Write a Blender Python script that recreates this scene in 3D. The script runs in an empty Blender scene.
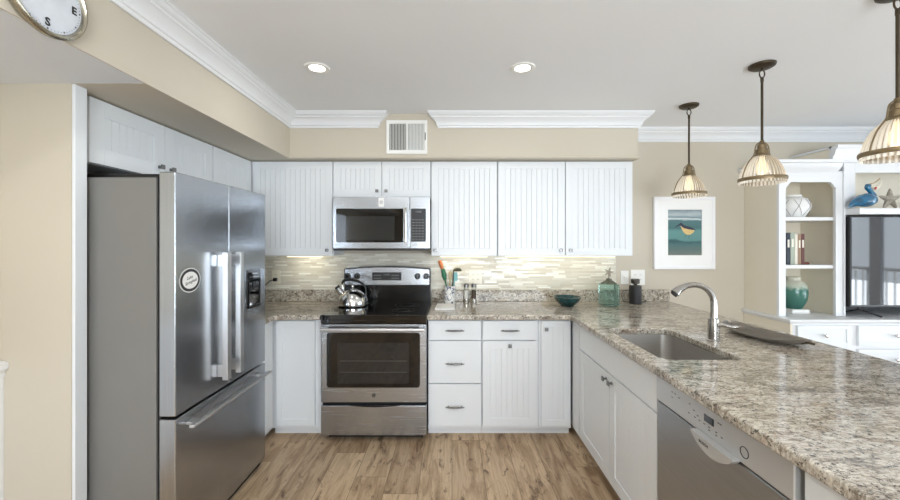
import bpy, bmesh, math, random
from mathutils import Vector, Matrix
random.seed(7)
S = bpy.context.scene
COL = S.collection
PI = math.pi
EYE = 1.42
F = 382.0

# ------------------------------------------------------------------ camera, world, lights, exposure
cam = bpy.data.objects.new('camera', bpy.data.cameras.new('camera'))
COL.objects.link(cam)
cam.location = (0, 0, EYE)
cam.rotation_euler = (PI / 2, 0, 0)
cam.data.sensor_width = 36
cam.data.lens = 36 * F / 900
cam.data.shift_x = -2 / 900
cam.data.shift_y = -7 / 900
cam.data.clip_start = 0.02
S.camera = cam
S.view_settings.view_transform = 'Standard'
S.view_settings.look = 'None'
S.view_settings.gamma = 1
S.view_settings.exposure = -0.66
S.view_settings.use_curve_mapping = False
S.cycles.use_denoising = True
S.cycles.max_bounces = 10
S.cycles.diffuse_bounces = 6
S.cycles.glossy_bounces = 5
S.cycles.transmission_bounces = 8
S.cycles.transparent_max_bounces = 12
S.cycles.sample_clamp_indirect = 8
S.cycles.caustics_reflective = False
S.cycles.caustics_refractive = False

W = bpy.data.worlds.new('world')
S.world = W
W.use_nodes = True
nt = W.node_tree
nt.nodes.clear()
sky = nt.nodes.new('ShaderNodeTexSky')
sky.sky_type = 'HOSEK_WILKIE'
sky.turbidity = 3.0
sky.ground_albedo = 0.5
sky.sun_direction = (0.3, -0.5, 0.8)
mx = nt.nodes.new('ShaderNodeMix'); mx.data_type = 'RGBA'
mx.inputs[0].default_value = 0.55
mx.inputs[7].default_value = (0.85, 0.92, 1.0, 1)
bg = nt.nodes.new('ShaderNodeBackground'); bg.inputs[1].default_value = 2.4
wo = nt.nodes.new('ShaderNodeOutputWorld')
nt.links.new(sky.outputs[0], mx.inputs[6])
nt.links.new(mx.outputs[2], bg.inputs[0])
nt.links.new(bg.outputs[0], wo.inputs[0])


def area_light(name, loc, rot, sx, sy, energy, color=(1, 1, 1), spread=PI):
    l = bpy.data.lights.new(name, 'AREA')
    l.shape = 'RECTANGLE'; l.size = sx; l.size_y = sy
    l.energy = energy; l.color = color; l.spread = spread
    o = bpy.data.objects.new(name, l); COL.objects.link(o)
    o.location = loc; o.rotation_euler = rot
    return o


# daylight through the right glass doors, and an added lamp behind an unseen window
area_light('daylight_right', (6.9, 0.3, 1.5), (0, PI / 2, 0), 3.0, 6.0, 160, (0.82, 0.91, 1.0))
area_light('fill_rear', (1.2, -4.1, 1.4), (PI / 2, 0, 0), 3.4, 2.4, 430, (0.84, 0.92, 1.0))
# added fill lamps outside, tilted up to brighten the ceiling
area_light('upfill_right', (6.3, 0.3, 0.15), (0, math.radians(125), 0), 1.6, 5.4, 290, (0.85, 0.925, 1.0))
area_light('upfill_rear', (1.2, -4.2, 0.1), (math.radians(128), 0, 0), 3.4, 1.8, 430, (0.85, 0.925, 1.0))

# ------------------------------------------------------------------ colour + material helpers
def lin(c):
    out = []
    for v in c[:3]:
        v = v / 255.0
        out.append(v / 12.92 if v <= 0.04045 else ((v + 0.055) / 1.055) ** 2.4)
    return (*out, 1.0)


def newmat(name):
    m = bpy.data.materials.new(name); m.use_nodes = True
    n = m.node_tree; b = n.nodes['Principled BSDF']
    return m, n, b


def pos_vec(n, scale=(1, 1, 1), rot=(0, 0, 0), loc=(0, 0, 0)):
    g = n.nodes.new('ShaderNodeNewGeometry')
    mp = n.nodes.new('ShaderNodeMapping')
    mp.inputs['Scale'].default_value = scale
    mp.inputs['Rotation'].default_value = rot
    mp.inputs['Location'].default_value = loc
    n.links.new(g.outputs['Position'], mp.inputs['Vector'])
    return mp.outputs[0]


def noise(n, vec, scale, detail=3, rough=0.5, dist=0.0):
    t = n.nodes.new('ShaderNodeTexNoise')
    t.inputs['Scale'].default_value = scale
    t.inputs['Detail'].default_value = detail
    t.inputs['Roughness'].default_value = rough
    t.inputs['Distortion'].default_value = dist
    n.links.new(vec, t.inputs['Vector'])
    return t.outputs['Fac']


def ramp(n, fac, stops, interp='LINEAR'):
    r = n.nodes.new('ShaderNodeValToRGB')
    r.color_ramp.interpolation = interp
    e = r.color_ramp.elements
    while len(e) < len(stops):
        e.new(0.5)
    for el, (p, c) in zip(e, stops):
        el.position = p
        el.color = c if len(c) == 4 else lin(c)
    n.links.new(fac, r.inputs[0])
    return r.outputs[0]


def mixc(n, fac, a, b, blend='MIX'):
    m = n.nodes.new('ShaderNodeMix'); m.data_type = 'RGBA'; m.blend_type = blend
    for sock, v in ((m.inputs[0], fac), (m.inputs[6], a), (m.inputs[7], b)):
        if isinstance(v, bpy.types.NodeSocket):
            n.links.new(v, sock)
        else:
            sock.default_value = v
    return m.outputs[2]


def bump(n, b, h, strength=0.2, dist=0.002):
    bp = n.nodes.new('ShaderNodeBump')
    bp.inputs['Strength'].default_value = strength
    bp.inputs['Distance'].default_value = dist
    n.links.new(h, bp.inputs['Height'])
    n.links.new(bp.outputs[0], b.inputs['Normal'])


def paint(name, col, rough=0.5, var=0.03, metal=0.0, scale=6, spec=0.5, coat=0.0, bumpy=0.0):
    m, n, b = newmat(name)
    v = pos_vec(n)
    f = noise(n, v, scale, 4)
    c = lin(col)
    lo = tuple(x * (1 - var) for x in c[:3]) + (1,)
    hi = tuple(min(1, x * (1 + var)) for x in c[:3]) + (1,)
    n.links.new(ramp(n, f, [(0.3, lo), (0.7, hi)]), b.inputs['Base Color'])
    b.inputs['Roughness'].default_value = rough
    b.inputs['Metallic'].default_value = metal
    b.inputs['Specular IOR Level'].default_value = spec
    b.inputs['Coat Weight'].default_value = coat
    if bumpy:
        bump(n, b, noise(n, v, 180, 3), bumpy, 0.001)
    return m


def steel(name, col, rough, axis, br=0.06):
    m, n, b = newmat(name)
    sc = {'x': (4, 220, 220), 'y': (220, 4, 220), 'z': (220, 220, 4)}[axis]
    v = pos_vec(n, sc)
    f = noise(n, v, 1.0, 3)
    c = lin(col)
    n.links.new(ramp(n, f, [(0.3, tuple(x * 0.93 for x in c[:3]) + (1,)), (0.7, tuple(min(1, x * 1.06) for x in c[:3]) + (1,))]), b.inputs['Base Color'])
    b.inputs['Metallic'].default_value = 1.0
    rr = n.nodes.new('ShaderNodeMapRange')
    rr.inputs['To Min'].default_value = rough - br; rr.inputs['To Max'].default_value = rough + br
    n.links.new(f, rr.inputs['Value'])
    n.links.new(rr.outputs[0], b.inputs['Roughness'])
    bump(n, b, f, 0.02, 0.0003)
    return m


def glow(name, col, strength):
    m, n, b = newmat(name)
    b.inputs['Base Color'].default_value = lin(col)
    b.inputs['Emission Color'].default_value = lin(col)
    b.inputs['Emission Strength'].default_value = strength
    return m


def clear_glass(name, tint=(255, 255, 255), glossy=0.12, rough=0.02, body=0.0, bodycol=(255, 255, 255)):
    """thin glass sheet: light passes, fresnel reflection on top, optional translucent body"""
    m, n, b = newmat(name)
    n.nodes.remove(b)
    out = n.nodes['Material Output']
    tr = n.nodes.new('ShaderNodeBsdfTransparent'); tr.inputs[0].default_value = lin(tint)
    gl = n.nodes.new('ShaderNodeBsdfGlossy'); gl.inputs['Roughness'].default_value = rough
    lw = n.nodes.new('ShaderNodeLayerWeight'); lw.inputs[0].default_value = glossy
    last = tr.outputs[0]
    if body > 0:
        d = n.nodes.new('ShaderNodeBsdfTranslucent'); d.inputs[0].default_value = lin(bodycol)
        d2 = n.nodes.new('ShaderNodeBsdfDiffuse'); d2.inputs[0].default_value = lin(bodycol)
        a = n.nodes.new('ShaderNodeMixShader'); a.inputs[0].default_value = 0.5
        n.links.new(d.outputs[0], a.inputs[1]); n.links.new(d2.outputs[0], a.inputs[2])
        mb = n.nodes.new('ShaderNodeMixShader'); mb.inputs[0].default_value = body
        n.links.new(last, mb.inputs[1]); n.links.new(a.outputs[0], mb.inputs[2])
        last = mb.outputs[0]
    ms = n.nodes.new('ShaderNodeMixShader')
    n.links.new(lw.outputs['Fresnel'], ms.inputs[0])
    n.links.new(last, ms.inputs[1]); n.links.new(gl.outputs[0], ms.inputs[2])
    n.links.new(ms.outputs[0], out.inputs[0])
    return m


# ---- room materials
M = {}
M['wall'] = paint('wall_paint', (198, 190, 174), 0.6, 0.012, scale=2, bumpy=0.05)
M['wallgloss'] = paint('wall_paint_satin', (199, 191, 175), 0.36, 0.012, scale=2)
M['ceiling'] = paint('ceiling_paint', (238, 240, 242), 0.8, 0.01, scale=2)
M['crown'] = paint('trim_paint', (230, 232, 234), 0.4, 0.01)
M['white'] = paint('cabinet_paint', (226, 230, 233), 0.38, 0.008, scale=3)
M['groove'] = paint('cabinet_body_paint', (226, 229, 232), 0.45, 0.01)
M['plastic'] = paint('white_plastic', (240, 240, 236), 0.3, 0.01)
M['plate'] = paint('cover_plate_ivory', (232, 228, 212), 0.3, 0.01)
M['black'] = paint('black_plastic', (18, 18, 19), 0.35, 0.1)
M['blackgloss'] = paint('black_glass', (8, 8, 9), 0.04, 0.1, coat=0.5)
M['dark'] = paint('dark_recess', (30, 30, 31), 0.6, 0.1)
M['bronze'] = paint('oiled_bronze', (74, 64, 50), 0.42, 0.15, metal=0.75, scale=30)
M['bronze2'] = paint('aged_brass_band', (128, 112, 86), 0.38, 0.15, metal=0.8, scale=30)
M['steel_z'] = steel('brushed_steel_vertical', (178, 182, 187), 0.25, 'z', .03)
M['steel_x'] = steel('brushed_steel_wide', (180, 184, 189), 0.26, 'x', .04)
M['steel_y'] = steel('brushed_steel_long', (176, 180, 184), 0.38, 'y', .04)
M['sink'] = steel('sink_steel', (200, 197, 192), 0.38, 'y')
M['chrome'] = paint('polished_steel', (225, 225, 225), 0.08, 0.02, metal=1.0)
M['nickel'] = paint('brushed_nickel', (192, 190, 186), 0.27, 0.03, metal=1.0)
M['legend'] = paint('printed_grey', (120, 122, 124), .5)
M['handle'] = paint('brushed_bar', (214, 215, 216), .34, 0.02, metal=.9)
M['satin'] = paint('satin_nickel', (178, 175, 170), 0.26, 0.03, metal=1.0)
M['pewter'] = paint('pewter_knob', (126, 126, 126), 0.3, 0.04, metal=1.0)
M['fridge_side'] = paint('grey_enamel', (128, 127, 124), 0.42, 0.02, metal=0.25)
M['led'] = glow('led_lens', (255, 250, 240), 14)
M['bulb'] = glow('warm_bulb', (255, 232, 196), 4)
M['strip'] = glow('under_cabinet_lens', (255, 240, 196), 6)
M['pane'] = clear_glass('window_glass')
M['beige_in'] = paint('builtin_paint_beige', (232, 225, 208), 0.5, 0.01)
M['teal_bowl'] = paint('teal_glass_glaze', (10, 66, 68), 0.12, 0.5, scale=40, coat=0.6)
M['ink'] = paint('black_ink', (20, 22, 24), 0.4, 0.02)
M['paper'] = paint('white_card', (240, 240, 238), 0.5, 0.01)


def granite():
    m, n, b = newmat('granite')
    v = pos_vec(n, (1.3, 4.2, 1.3))
    vi = pos_vec(n)
    f1 = noise(n, v, 2.1, 7, 0.62, 1.8)
    base = ramp(n, f1, [(0.30, (98, 88, 78)), (0.40, (134, 125, 111)), (0.48, (181, 173, 157)), (0.56, (206, 200, 187)), (0.64, (146, 128, 108)), (0.74, (186, 174, 156))])
    v2 = pos_vec(n, (1.0, 3.2, 1.4))
    f2 = noise(n, v2, 32, 6, 0.74, 0.9)
    streak = ramp(n, f2, [(0.37, (60, 53, 47)), (0.48, (152, 140, 126)), (0.60, (240, 234, 222))])
    c = mixc(n, 0.44, base, streak)
    f3 = noise(n, vi, 88, 5, 0.74)
    sp = ramp(n, f3, [(0.41, (0.9, 0.9, 0.9, 1)), (0.46, (0, 0, 0, 1))])
    c = mixc(n, sp, c, lin((56, 50, 46)))
    f4 = noise(n, vi, 90, 4, 0.7)
    sp2 = ramp(n, f4, [(0.58, (0, 0, 0, 1)), (0.66, (0.5, 0.5, 0.5, 1))])
    c = mixc(n, sp2, c, lin((232, 227, 216)))
    n.links.new(c, b.inputs['Base Color'])
    b.inputs['Roughness'].default_value = 0.09
    b.inputs['Specular IOR Level'].default_value = 0.6
    return m


M['granite'] = granite()


def swap_vec(n, order):
    g = n.nodes.new('ShaderNodeNewGeometry')
    s = n.nodes.new('ShaderNodeSeparateXYZ'); cb = n.nodes.new('ShaderNodeCombineXYZ')
    n.links.new(g.outputs['Position'], s.inputs[0])
    for i, k in enumerate(order):
        n.links.new(s.outputs[k], cb.inputs[i])
    return cb.outputs[0]


def brick(n, vec, w, h, mortar, off=0.37, freq=2):
    # each row is slid by its own random amount
    s = n.nodes.new('ShaderNodeSeparateXYZ'); n.links.new(vec, s.inputs[0])
    d = n.nodes.new('ShaderNodeMath'); d.operation = 'DIVIDE'; d.inputs[1].default_value = h; n.links.new(s.outputs[1], d.inputs[0])
    fl = n.nodes.new('ShaderNodeMath'); fl.operation = 'FLOOR'; n.links.new(d.outputs[0], fl.inputs[0])
    wn = n.nodes.new('ShaderNodeTexWhiteNoise'); wn.noise_dimensions = '1D'; n.links.new(fl.outputs[0], wn.inputs['W'])
    ma = n.nodes.new('ShaderNodeMath'); ma.operation = 'MULTIPLY_ADD'; ma.inputs[1].default_value = w * 3
    n.links.new(wn.outputs['Value'], ma.inputs[0]); n.links.new(s.outputs[0], ma.inputs[2])
    cb = n.nodes.new('ShaderNodeCombineXYZ'); n.links.new(ma.outputs[0], cb.inputs[0]); n.links.new(s.outputs[1], cb.inputs[1])
    vec = cb.outputs[0]; off = 0.0
    t = n.nodes.new('ShaderNodeTexBrick')
    t.offset = off; t.offset_frequency = freq; t.squash = 1.0
    t.inputs['Color1'].default_value = (0, 0, 0, 1)
    t.inputs['Color2'].default_value = (1, 1, 1, 1)
    t.inputs['Mortar'].default_value = (0.5, 0.5, 0.5, 1)
    t.inputs['Scale'].default_value = 1
    t.inputs['Mortar Size'].default_value = mortar
    t.inputs['Mortar Smooth'].default_value = 0.1
    t.inputs['Brick Width'].default_value = w
    t.inputs['Row Height'].default_value = h
    n.links.new(vec, t.inputs['Vector'])
    return t


def floor_mat():
    m, n, b = newmat('wood_look_planks')
    vec = swap_vec(n, (1, 0, 2))
    t = brick(n, vec, 1.22, 0.195, 0.0018)
    # per-plank offset pushes the grain of each plank elsewhere
    add = n.nodes.new('ShaderNodeVectorMath'); add.operation = 'MULTIPLY_ADD'
    n.links.new(t.outputs['Color'], add.inputs[0])
    add.inputs[1].default_value = (7.3, 3.1, 9.7)
    n.links.new(vec, add.inputs[2])
    mp = n.nodes.new('ShaderNodeMapping'); mp.inputs['Scale'].default_value = (1.2, 7, 1)
    n.links.new(add.outputs[0], mp.inputs[0])
    g1 = noise(n, mp.outputs[0], 2.2, 8, 0.62, 0.8)
    mp2 = n.nodes.new('ShaderNodeMapping'); mp2.inputs['Scale'].default_value = (3, 60, 1)
    n.links.new(add.outputs[0], mp2.inputs[0])
    g2 = noise(n, mp2.outputs[0], 2.0, 6, 0.6, 0.3)
    base = ramp(n, t.outputs['Color'], [(0.0, (128, 101, 74)), (0.3, (190, 162, 130)), (0.6, (214, 188, 154)), (1.0, (148, 121, 94))])
    grain = ramp(n, g1, [(0.28, (84, 62, 42)), (0.42, (160, 133, 104)), (0.56, (216, 192, 160))])
    c = mixc(n, 0.5, base, grain)
    fine = ramp(n, g2, [(0.35, (0.62, 0.58, 0.54, 1)), (0.6, (1, 1, 1, 1))])
    c = mixc(n, 0.5, c, fine, 'MULTIPLY')
    mp3 = n.nodes.new('ShaderNodeMapping'); mp3.inputs['Scale'].default_value = (2.2, 6, 1)
    n.links.new(add.outputs[0], mp3.inputs[0])
    k = noise(n, mp3.outputs[0], 2.4, 4, 0.65, 1.5)
    kn = ramp(n, k, [(0.57, (0, 0, 0, 1)), (0.68, (0.8, 0.8, 0.8, 1))])
    c = mixc(n, kn, c, lin((84, 60, 42)))
    c = mixc(n, t.outputs['Fac'], c, lin((120, 100, 80)))
    n.links.new(c, b.inputs['Base Color'])
    b.inputs['Roughness'].default_value = 0.42
    b.inputs['Specular IOR Level'].default_value = 0.35
    return m


M['floor'] = floor_mat()


def tile_mat():
    m, n, b = newmat('mosaic_strip_tile')
    vec = swap_vec(n, (0, 2, 1))
    t = brick(n, vec, 0.11, 0.0152, 0.0009, 0.43, 2)
    t2 = brick(n, vec, 0.31, 0.041, 0.0, 0.29, 3)
    c1 = ramp(n, t.outputs['Color'], [(0.0, (196, 190, 175)), (0.3, (208, 203, 189)), (0.6, (218, 215, 202)), (0.8, (232, 231, 220)), (1.0, (246, 246, 238))])
    c2 = ramp(n, t2.outputs['Color'], [(0, (200, 194, 174)), (1, (226, 226, 212))])
    c = mixc(n, 0.1, c1, c2)
    c = mixc(n, t.outputs['Fac'], c, lin((205, 200, 184)))
    n.links.new(c, b.inputs['Base Color'])
    r = n.nodes.new('ShaderNodeMapRange')
    r.inputs['To Min'].default_value = 0.45; r.inputs['To Max'].default_value = 0.12
    n.links.new(t.outputs['Color'], r.inputs['Value'])
    n.links.new(r.outputs[0], b.inputs['Roughness'])
    inv = n.nodes.new('ShaderNodeInvert'); n.links.new(t.outputs['Fac'], inv.inputs[1])
    bump(n, b, inv.outputs[0], 0.3, 0.001)
    return m


M['tile'] = tile_mat()

# ------------------------------------------------------------------ mesh helpers (everything is authored in world coordinates)
def BM():
    return bmesh.new()


def box(bm, x0, x1, y0, y1, z0, z1, bev=0.0, seg=2):
    if x0 > x1: x0, x1 = x1, x0
    if y0 > y1: y0, y1 = y1, y0
    if z0 > z1: z0, z1 = z1, z0
    r = bmesh.ops.create_cube(bm, size=1)
    vs = r['verts']
    for v in vs:
        v.co.x = x0 if v.co.x < 0 else x1
        v.co.y = y0 if v.co.y < 0 else y1
        v.co.z = z0 if v.co.z < 0 else z1
    if bev > 0:
        bev = min(bev, 0.45 * min(x1 - x0, y1 - y0, z1 - z0))
        es = list({e for v in vs for e in v.link_edges})
        bmesh.ops.bevel(bm, geom=es, offset=bev, segments=seg, affect='EDGES', profile=0.5)
    return bm


def lathe(bm, c, prof, seg=32, axis='z'):
    rings = []
    for r, h in prof:
        ring = []
        if r < 1e-5:
            p = {'z': (0, 0, h), 'y': (0, h, 0), 'x': (h, 0, 0)}[axis]
            ring = [bm.verts.new(Vector(c) + Vector(p))]
        else:
            for i in range(seg):
                a = 2 * PI * i / seg
                ca, sa = r * math.cos(a), r * math.sin(a)
                p = {'z': (ca, sa, h), 'y': (ca, h, sa), 'x': (h, ca, sa)}[axis]
                ring.append(bm.verts.new(Vector(c) + Vector(p)))
        rings.append(ring)
    for a, b in zip(rings, rings[1:]):
        if len(a) == 1 and len(b) == 1: continue
        for i in range(seg):
            j = (i + 1) % seg
            if len(a) == 1: bm.faces.new((a[0], b[i], b[j]))
            elif len(b) == 1: bm.faces.new((a[i], a[j], b[0]))
            else: bm.faces.new((a[i], a[j], b[j], b[i]))
    if len(rings[0]) > 1 and prof[0][0] > 1e-5 and prof[0] != prof[-1]:
        pass
    return bm


def tube(bm, pts, r, seg=10, cap=True):
    pts = [Vector(p) for p in pts]
    rs = r if isinstance(r, (list, tuple)) else [r] * len(pts)
    rings = []
    up = None
    for i, p in enumerate(pts):
        d = (pts[min(i + 1, len(pts) - 1)] - pts[max(i - 1, 0)]).normalized()
        if up is None:
            up = Vector((0, 0, 1)) if abs(d.z) < 0.9 else Vector((0, 1, 0))
        s = d.cross(up).normalized(); up = s.cross(d).normalized()
        rings.append([bm.verts.new(p + rs[i] * (math.cos(2 * PI * k / seg) * s + math.sin(2 * PI * k / seg) * up)) for k in range(seg)])
    for a, b in zip(rings, rings[1:]):
        for i in range(seg):
            j = (i + 1) % seg
            bm.faces.new((a[i], a[j], b[j], b[i]))
    if cap:
        bm.faces.new(list(reversed(rings[0]))); bm.faces.new(rings[-1])
    return bm


def smooth_path(ctrl, n=8):
    pts = [Vector(p) for p in ctrl]
    out = []
    for i in range(len(pts) - 1):
        p0 = pts[max(i - 1, 0)]; p1 = pts[i]; p2 = pts[i + 1]; p3 = pts[min(i + 2, len(pts) - 1)]
        for k in range(n):
            t = k / n
            out.append(0.5 * ((2 * p1) + (-p0 + p2) * t + (2 * p0 - 5 * p1 + 4 * p2 - p3) * t * t + (-p0 + 3 * p1 - 3 * p2 + p3) * t ** 3))
    out.append(pts[-1])
    return out


def prism(bm, poly, fn, a, b):
    """extrude a 2-D polygon; fn(u, v, w) -> world point"""
    A = [bm.verts.new(fn(u, v, a)) for u, v in poly]
    B = [bm.verts.new(fn(u, v, b)) for u, v in poly]
    n = len(poly)
    bm.faces.new(A); bm.faces.new(list(reversed(B)))
    for i in range(n):
        j = (i + 1) % n
        bm.faces.new((A[j], A[i], B[i], B[j]))
    return bm


def sweep(bm, path, prof, closed=False):
    """prof [(out, z)] swept along xy path; out is to the right of travel"""
    rings = []
    n = len(path)
    for i, p in enumerate(path):
        p = Vector(p)
        d1 = (p - Vector(path[i - 1])).normalized() if (i > 0 or closed) else None
        d2 = (Vector(path[(i + 1) % n]) - p).normalized() if (i < n - 1 or closed) else None
        d1 = d1 or d2; d2 = d2 or d1
        n1 = Vector((d1.y, -d1.x)); n2 = Vector((d2.y, -d2.x))
        m = (n1 + n2); m = m / max(0.2, (1 + n1.dot(n2)))
        rings.append([bm.verts.new((p.x + m.x * o, p.y + m.y * o, z)) for o, z in prof])
    k = len(prof)
    rr = rings + ([rings[0]] if closed else [])
    for a, b in zip(rr, rr[1:]):
        for i in range(k):
            j = (i + 1) % k
            bm.faces.new((a[i], a[j], b[j], b[i]))
    if not closed:
        bm.faces.new(rings[0]); bm.faces.new(list(reversed(rings[-1])))
    return bm


def wloc(o):
    v = Vector((0, 0, 0))
    while o is not None:
        v += o.location; o = o.parent
    return v


def obj(name, bm, mat, parent=None, smooth=True, origin=None):
    bmesh.ops.recalc_face_normals(bm, faces=bm.faces[:])
    me = bpy.data.meshes.new(name)
    if parent is not None:
        off = wloc(parent)
    elif origin is not None:
        off = Vector(origin)
    else:
        xs = [v.co for v in bm.verts]
        off = Vector(((min(c.x for c in xs) + max(c.x for c in xs)) / 2, (min(c.y for c in xs) + max(c.y for c in xs)) / 2, min(c.z for c in xs)))
    for v in bm.verts:
        v.co -= off
    bm.to_mesh(me); bm.free()
    me.materials.append(M[mat] if isinstance(mat, str) else mat)
    if smooth:
        me.shade_smooth()
        me.set_sharp_from_angle(angle=math.radians(40))
    o = bpy.data.objects.new(name, me); COL.objects.link(o)
    if smooth:
        wn = o.modifiers.new('weighted_normal', 'WEIGHTED_NORMAL'); wn.keep_sharp = True; wn.weight = 90
    if parent is not None:
        o.parent = parent
    else:
        o.location = off
    return o


def thing(name, label, cat, loc, group=None):
    o = bpy.data.objects.new(name, None); COL.objects.link(o)
    o.empty_display_size = 0.05
    o.location = loc
    return tag(o, label, cat, group)


def tag(o, label, cat, group=None):
    o['label'] = label; o['category'] = cat
    if group: o['group'] = group
    return o


def struct(name, bm, mat, parent=None, smooth=False):
    o = obj(name, bm, mat, parent, smooth)
    if parent is None:
        o['kind'] = 'structure'
    return o


def text_bm(bm, s, size, mat4, depth=0.0006, shear=0.0, bold=0.0):
    cu = bpy.data.curves.new('lettering', 'FONT')
    cu.body = s; cu.size = size; cu.align_x = 'CENTER'; cu.align_y = 'CENTER'
    cu.extrude = depth; cu.shear = shear; cu.resolution_u = 3; cu.offset = bold
    o = bpy.data.objects.new('lettering', cu); COL.objects.link(o)
    dg = bpy.context.evaluated_depsgraph_get()
    me = bpy.data.meshes.new_from_object(o.evaluated_get(dg))
    me.transform(mat4)
    bm.from_mesh(me)
    bpy.data.objects.remove(o); bpy.data.curves.remove(cu); bpy.data.meshes.remove(me)
    return bm


def basis(origin, u, v):
    u = Vector(u).normalized(); v = Vector(v).normalized(); w = u.cross(v)
    m = Matrix((u, v, w)).transposed().to_4x4()
    m.translation = origin
    return m


def outline_slab(name, outer, holes, z0, z1, mat, bev, parent=None):
    cu = bpy.data.curves.new(name, 'CURVE'); cu.dimensions = '2D'; cu.fill_mode = 'BOTH'
    for poly in [outer] + holes:
        sp = cu.splines.new('POLY'); sp.points.add(len(poly) - 1)
        for p, (x, y) in zip(sp.points, poly): p.co = (x, y, 0, 1)
        sp.use_cyclic_u = True
    cu.extrude = (z1 - z0) / 2 - bev; cu.bevel_depth = bev; cu.bevel_resolution = 3; cu.offset = -bev
    o = bpy.data.objects.new(name, cu); COL.objects.link(o)
    dg = bpy.context.evaluated_depsgraph_get()
    me = bpy.data.meshes.new_from_object(o.evaluated_get(dg))
    me.transform(Matrix.Translation((0, 0, (z0 + z1) / 2)))
    bm = BM(); bm.from_mesh(me)
    bpy.data.objects.remove(o); bpy.data.curves.remove(cu); bpy.data.meshes.remove(me)
    bmesh.ops.remove_doubles(bm, verts=bm.verts[:], dist=0.0002)
    return obj(name, bm, mat, parent)


def rrect(x0, x1, y0, y1, r, n=6):
    out = []
    for cx, cy, a0 in ((x1 - r, y1 - r, 0), (x0 + r, y1 - r, 90), (x0 + r, y0 + r, 180), (x1 - r, y0 + r, 270)):
        for k in range(n + 1):
            a = math.radians(a0 + 90 * k / n)
            out.append((cx + r * math.cos(a), cy + r * math.sin(a)))
    return out


# facing helpers: u along width, n outward
def face_fn(facing, plane):
    if facing == '-y': return lambda u, z, n: Vector((u, plane - n, z))
    if facing == '+x': return lambda u, z, n: Vector((plane + n, u, z))
    return lambda u, z, n: Vector((plane - n, u, z))


def fbox(bm, fn, u0, u1, z0, z1, n0, n1, bev=0.0, seg=2):
    a = fn(u0, z0, n0); b = fn(u1, z1, n1)
    return box(bm, a.x, b.x, a.y, b.y, a.z, b.z, bev, seg)


def knob(parent, fn, u, z, r=0.0125, mat='pewter'):
    bm = BM()
    axis = (fn(0, 0, 1) - fn(0, 0, 0)).normalized()
    c = fn(u, z, 0)
    tube(bm, [c, c + axis * 0.004], 0.009, 12)
    tube(bm, [c + axis * 0.003, c + axis * 0.018], 0.0055, 10)
    fbox(bm, fn, u - r, u + r, z - r, z + r, 0.017, 0.027, 0.003)
    return obj('knob', bm, mat, parent)


def pull(parent, fn, u, z, w=0.135, mat='pewter'):
    bm = BM()
    pts = [fn(u - w / 2 + w * t, z, 0.022 + 0.008 * math.sin(PI * t)) for t in [i / 12 for i in range(13)]]
    tube(bm, pts, [0.003 + 0.004 * math.sin(PI * min(1, max(0, i / 12))) for i in range(13)], 10)
    for s in (-1, 1):
        tube(bm, [fn(u + s * w * 0.36, z, 0), fn(u + s * w * 0.36, z, 0.026)], 0.0045, 8)
    return obj('handle', bm, mat, parent)


def door(parent, facing, plane, u0, u1, z0, z1, style='bead', kn=None, stile=0.058, name='door', th=0.02):
    vb = 0.0022 if z1 > 1.5 else 0.001
    fn = face_fn(facing, plane + (th if facing in ('-y', '-x') else -th))
    bm = BM()
    g = 0.0015
    u0 += g; u1 -= g; z0 += g; z1 -= g
    if style == 'slab':
        fbox(bm, fn, u0, u1, z0, z1, 0, th, 0.003)
    else:
        fbox(bm, fn, u0, u0 + stile, z0, z1, 0, th, 0.0025)
        fbox(bm, fn, u1 - stile, u1, z0, z1, 0, th, 0.0025)
        fbox(bm, fn, u0 + stile - .001, u1 - stile + .001, z0, z0 + stile, 0, th, 0.0025)
        fbox(bm, fn, u0 + stile - .001, u1 - stile + .001, z1 - stile, z1, 0, th, 0.0025)
        a, b = u0 + stile, u1 - stile
        if style == 'bead':
            nb = max(2, round((b - a) / 0.041))
            w = (b - a) / nb
            fbox(bm, fn, a - .002, b + .002, z0 + stile - .002, z1 - stile + .002, 0.001, 0.007)
            for i in range(nb):
                fbox(bm, fn, a + i * w + vb * .3, a + (i + 1) * w - vb * .3, z0 + stile - .002, z1 - stile + .002, 0.002, 0.0155, vb)
        else:
            fbox(bm, fn, a - .002, b + .002, z0 + stile - .002, z1 - stile + .002, 0.001, 0.013)
    d = obj(name, bm, 'white', parent)
    if kn:
        knob(d, face_fn(facing, plane), kn[0], kn[1])
    return d


CEIL = 2.43
SB = 2.082          # soffit bottom
BACK = 3.40
# ------------------------------------------------------------------ the room
XR, YR = 5.2, -3.2
struct('floor', box(BM(), -2.1, XR + 0.1, YR - 0.1, BACK + 0.1, -0.1, 0), 'floor')
bm = BM(); box(bm, -2.1, XR + 0.1, YR - 0.1, BACK + 0.1, CEIL, CEIL + 0.1); struct('ceiling', bm, 'ceiling')
struct('wall_back', box(BM(), -2.1, XR + 0.1, BACK, BACK + 0.1, 0, CEIL), 'wall')
struct('wall_left', box(BM(), -2.1, -1.945, 1.6425, BACK, 0, CEIL), 'wall')
bm = BM(); box(bm, -2.1, -1.58, 1.586, 1.642, 0, SB); struct('wall_alcove_end', bm, 'wallgloss')
struct('wall_hall', box(BM(), -2.1, -1.875, YR, 1.586, 0, SB), 'wallgloss')
# soffits
bm = BM(); box(bm, -2.1, -1.27, 1.586, BACK, SB, CEIL); box(bm, -1.276, -1.27, YR, 1.586, SB, CEIL)
struct('wall_soffit_left', bm, 'wall')
struct('ceiling_hall', box(BM(), -2.1, -1.2765, YR, 1.5855, SB + 0.0005, CEIL), paint('hall_ceiling_pale_grey', (222, 227, 234), .7, .01))  # cooler, paler tone than the soffit underside beside it
bm = BM(); box(bm, -1.2695, 1.456, 2.99, BACK, SB, CEIL); struct('wall_soffit_back', bm, 'wall')
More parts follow.
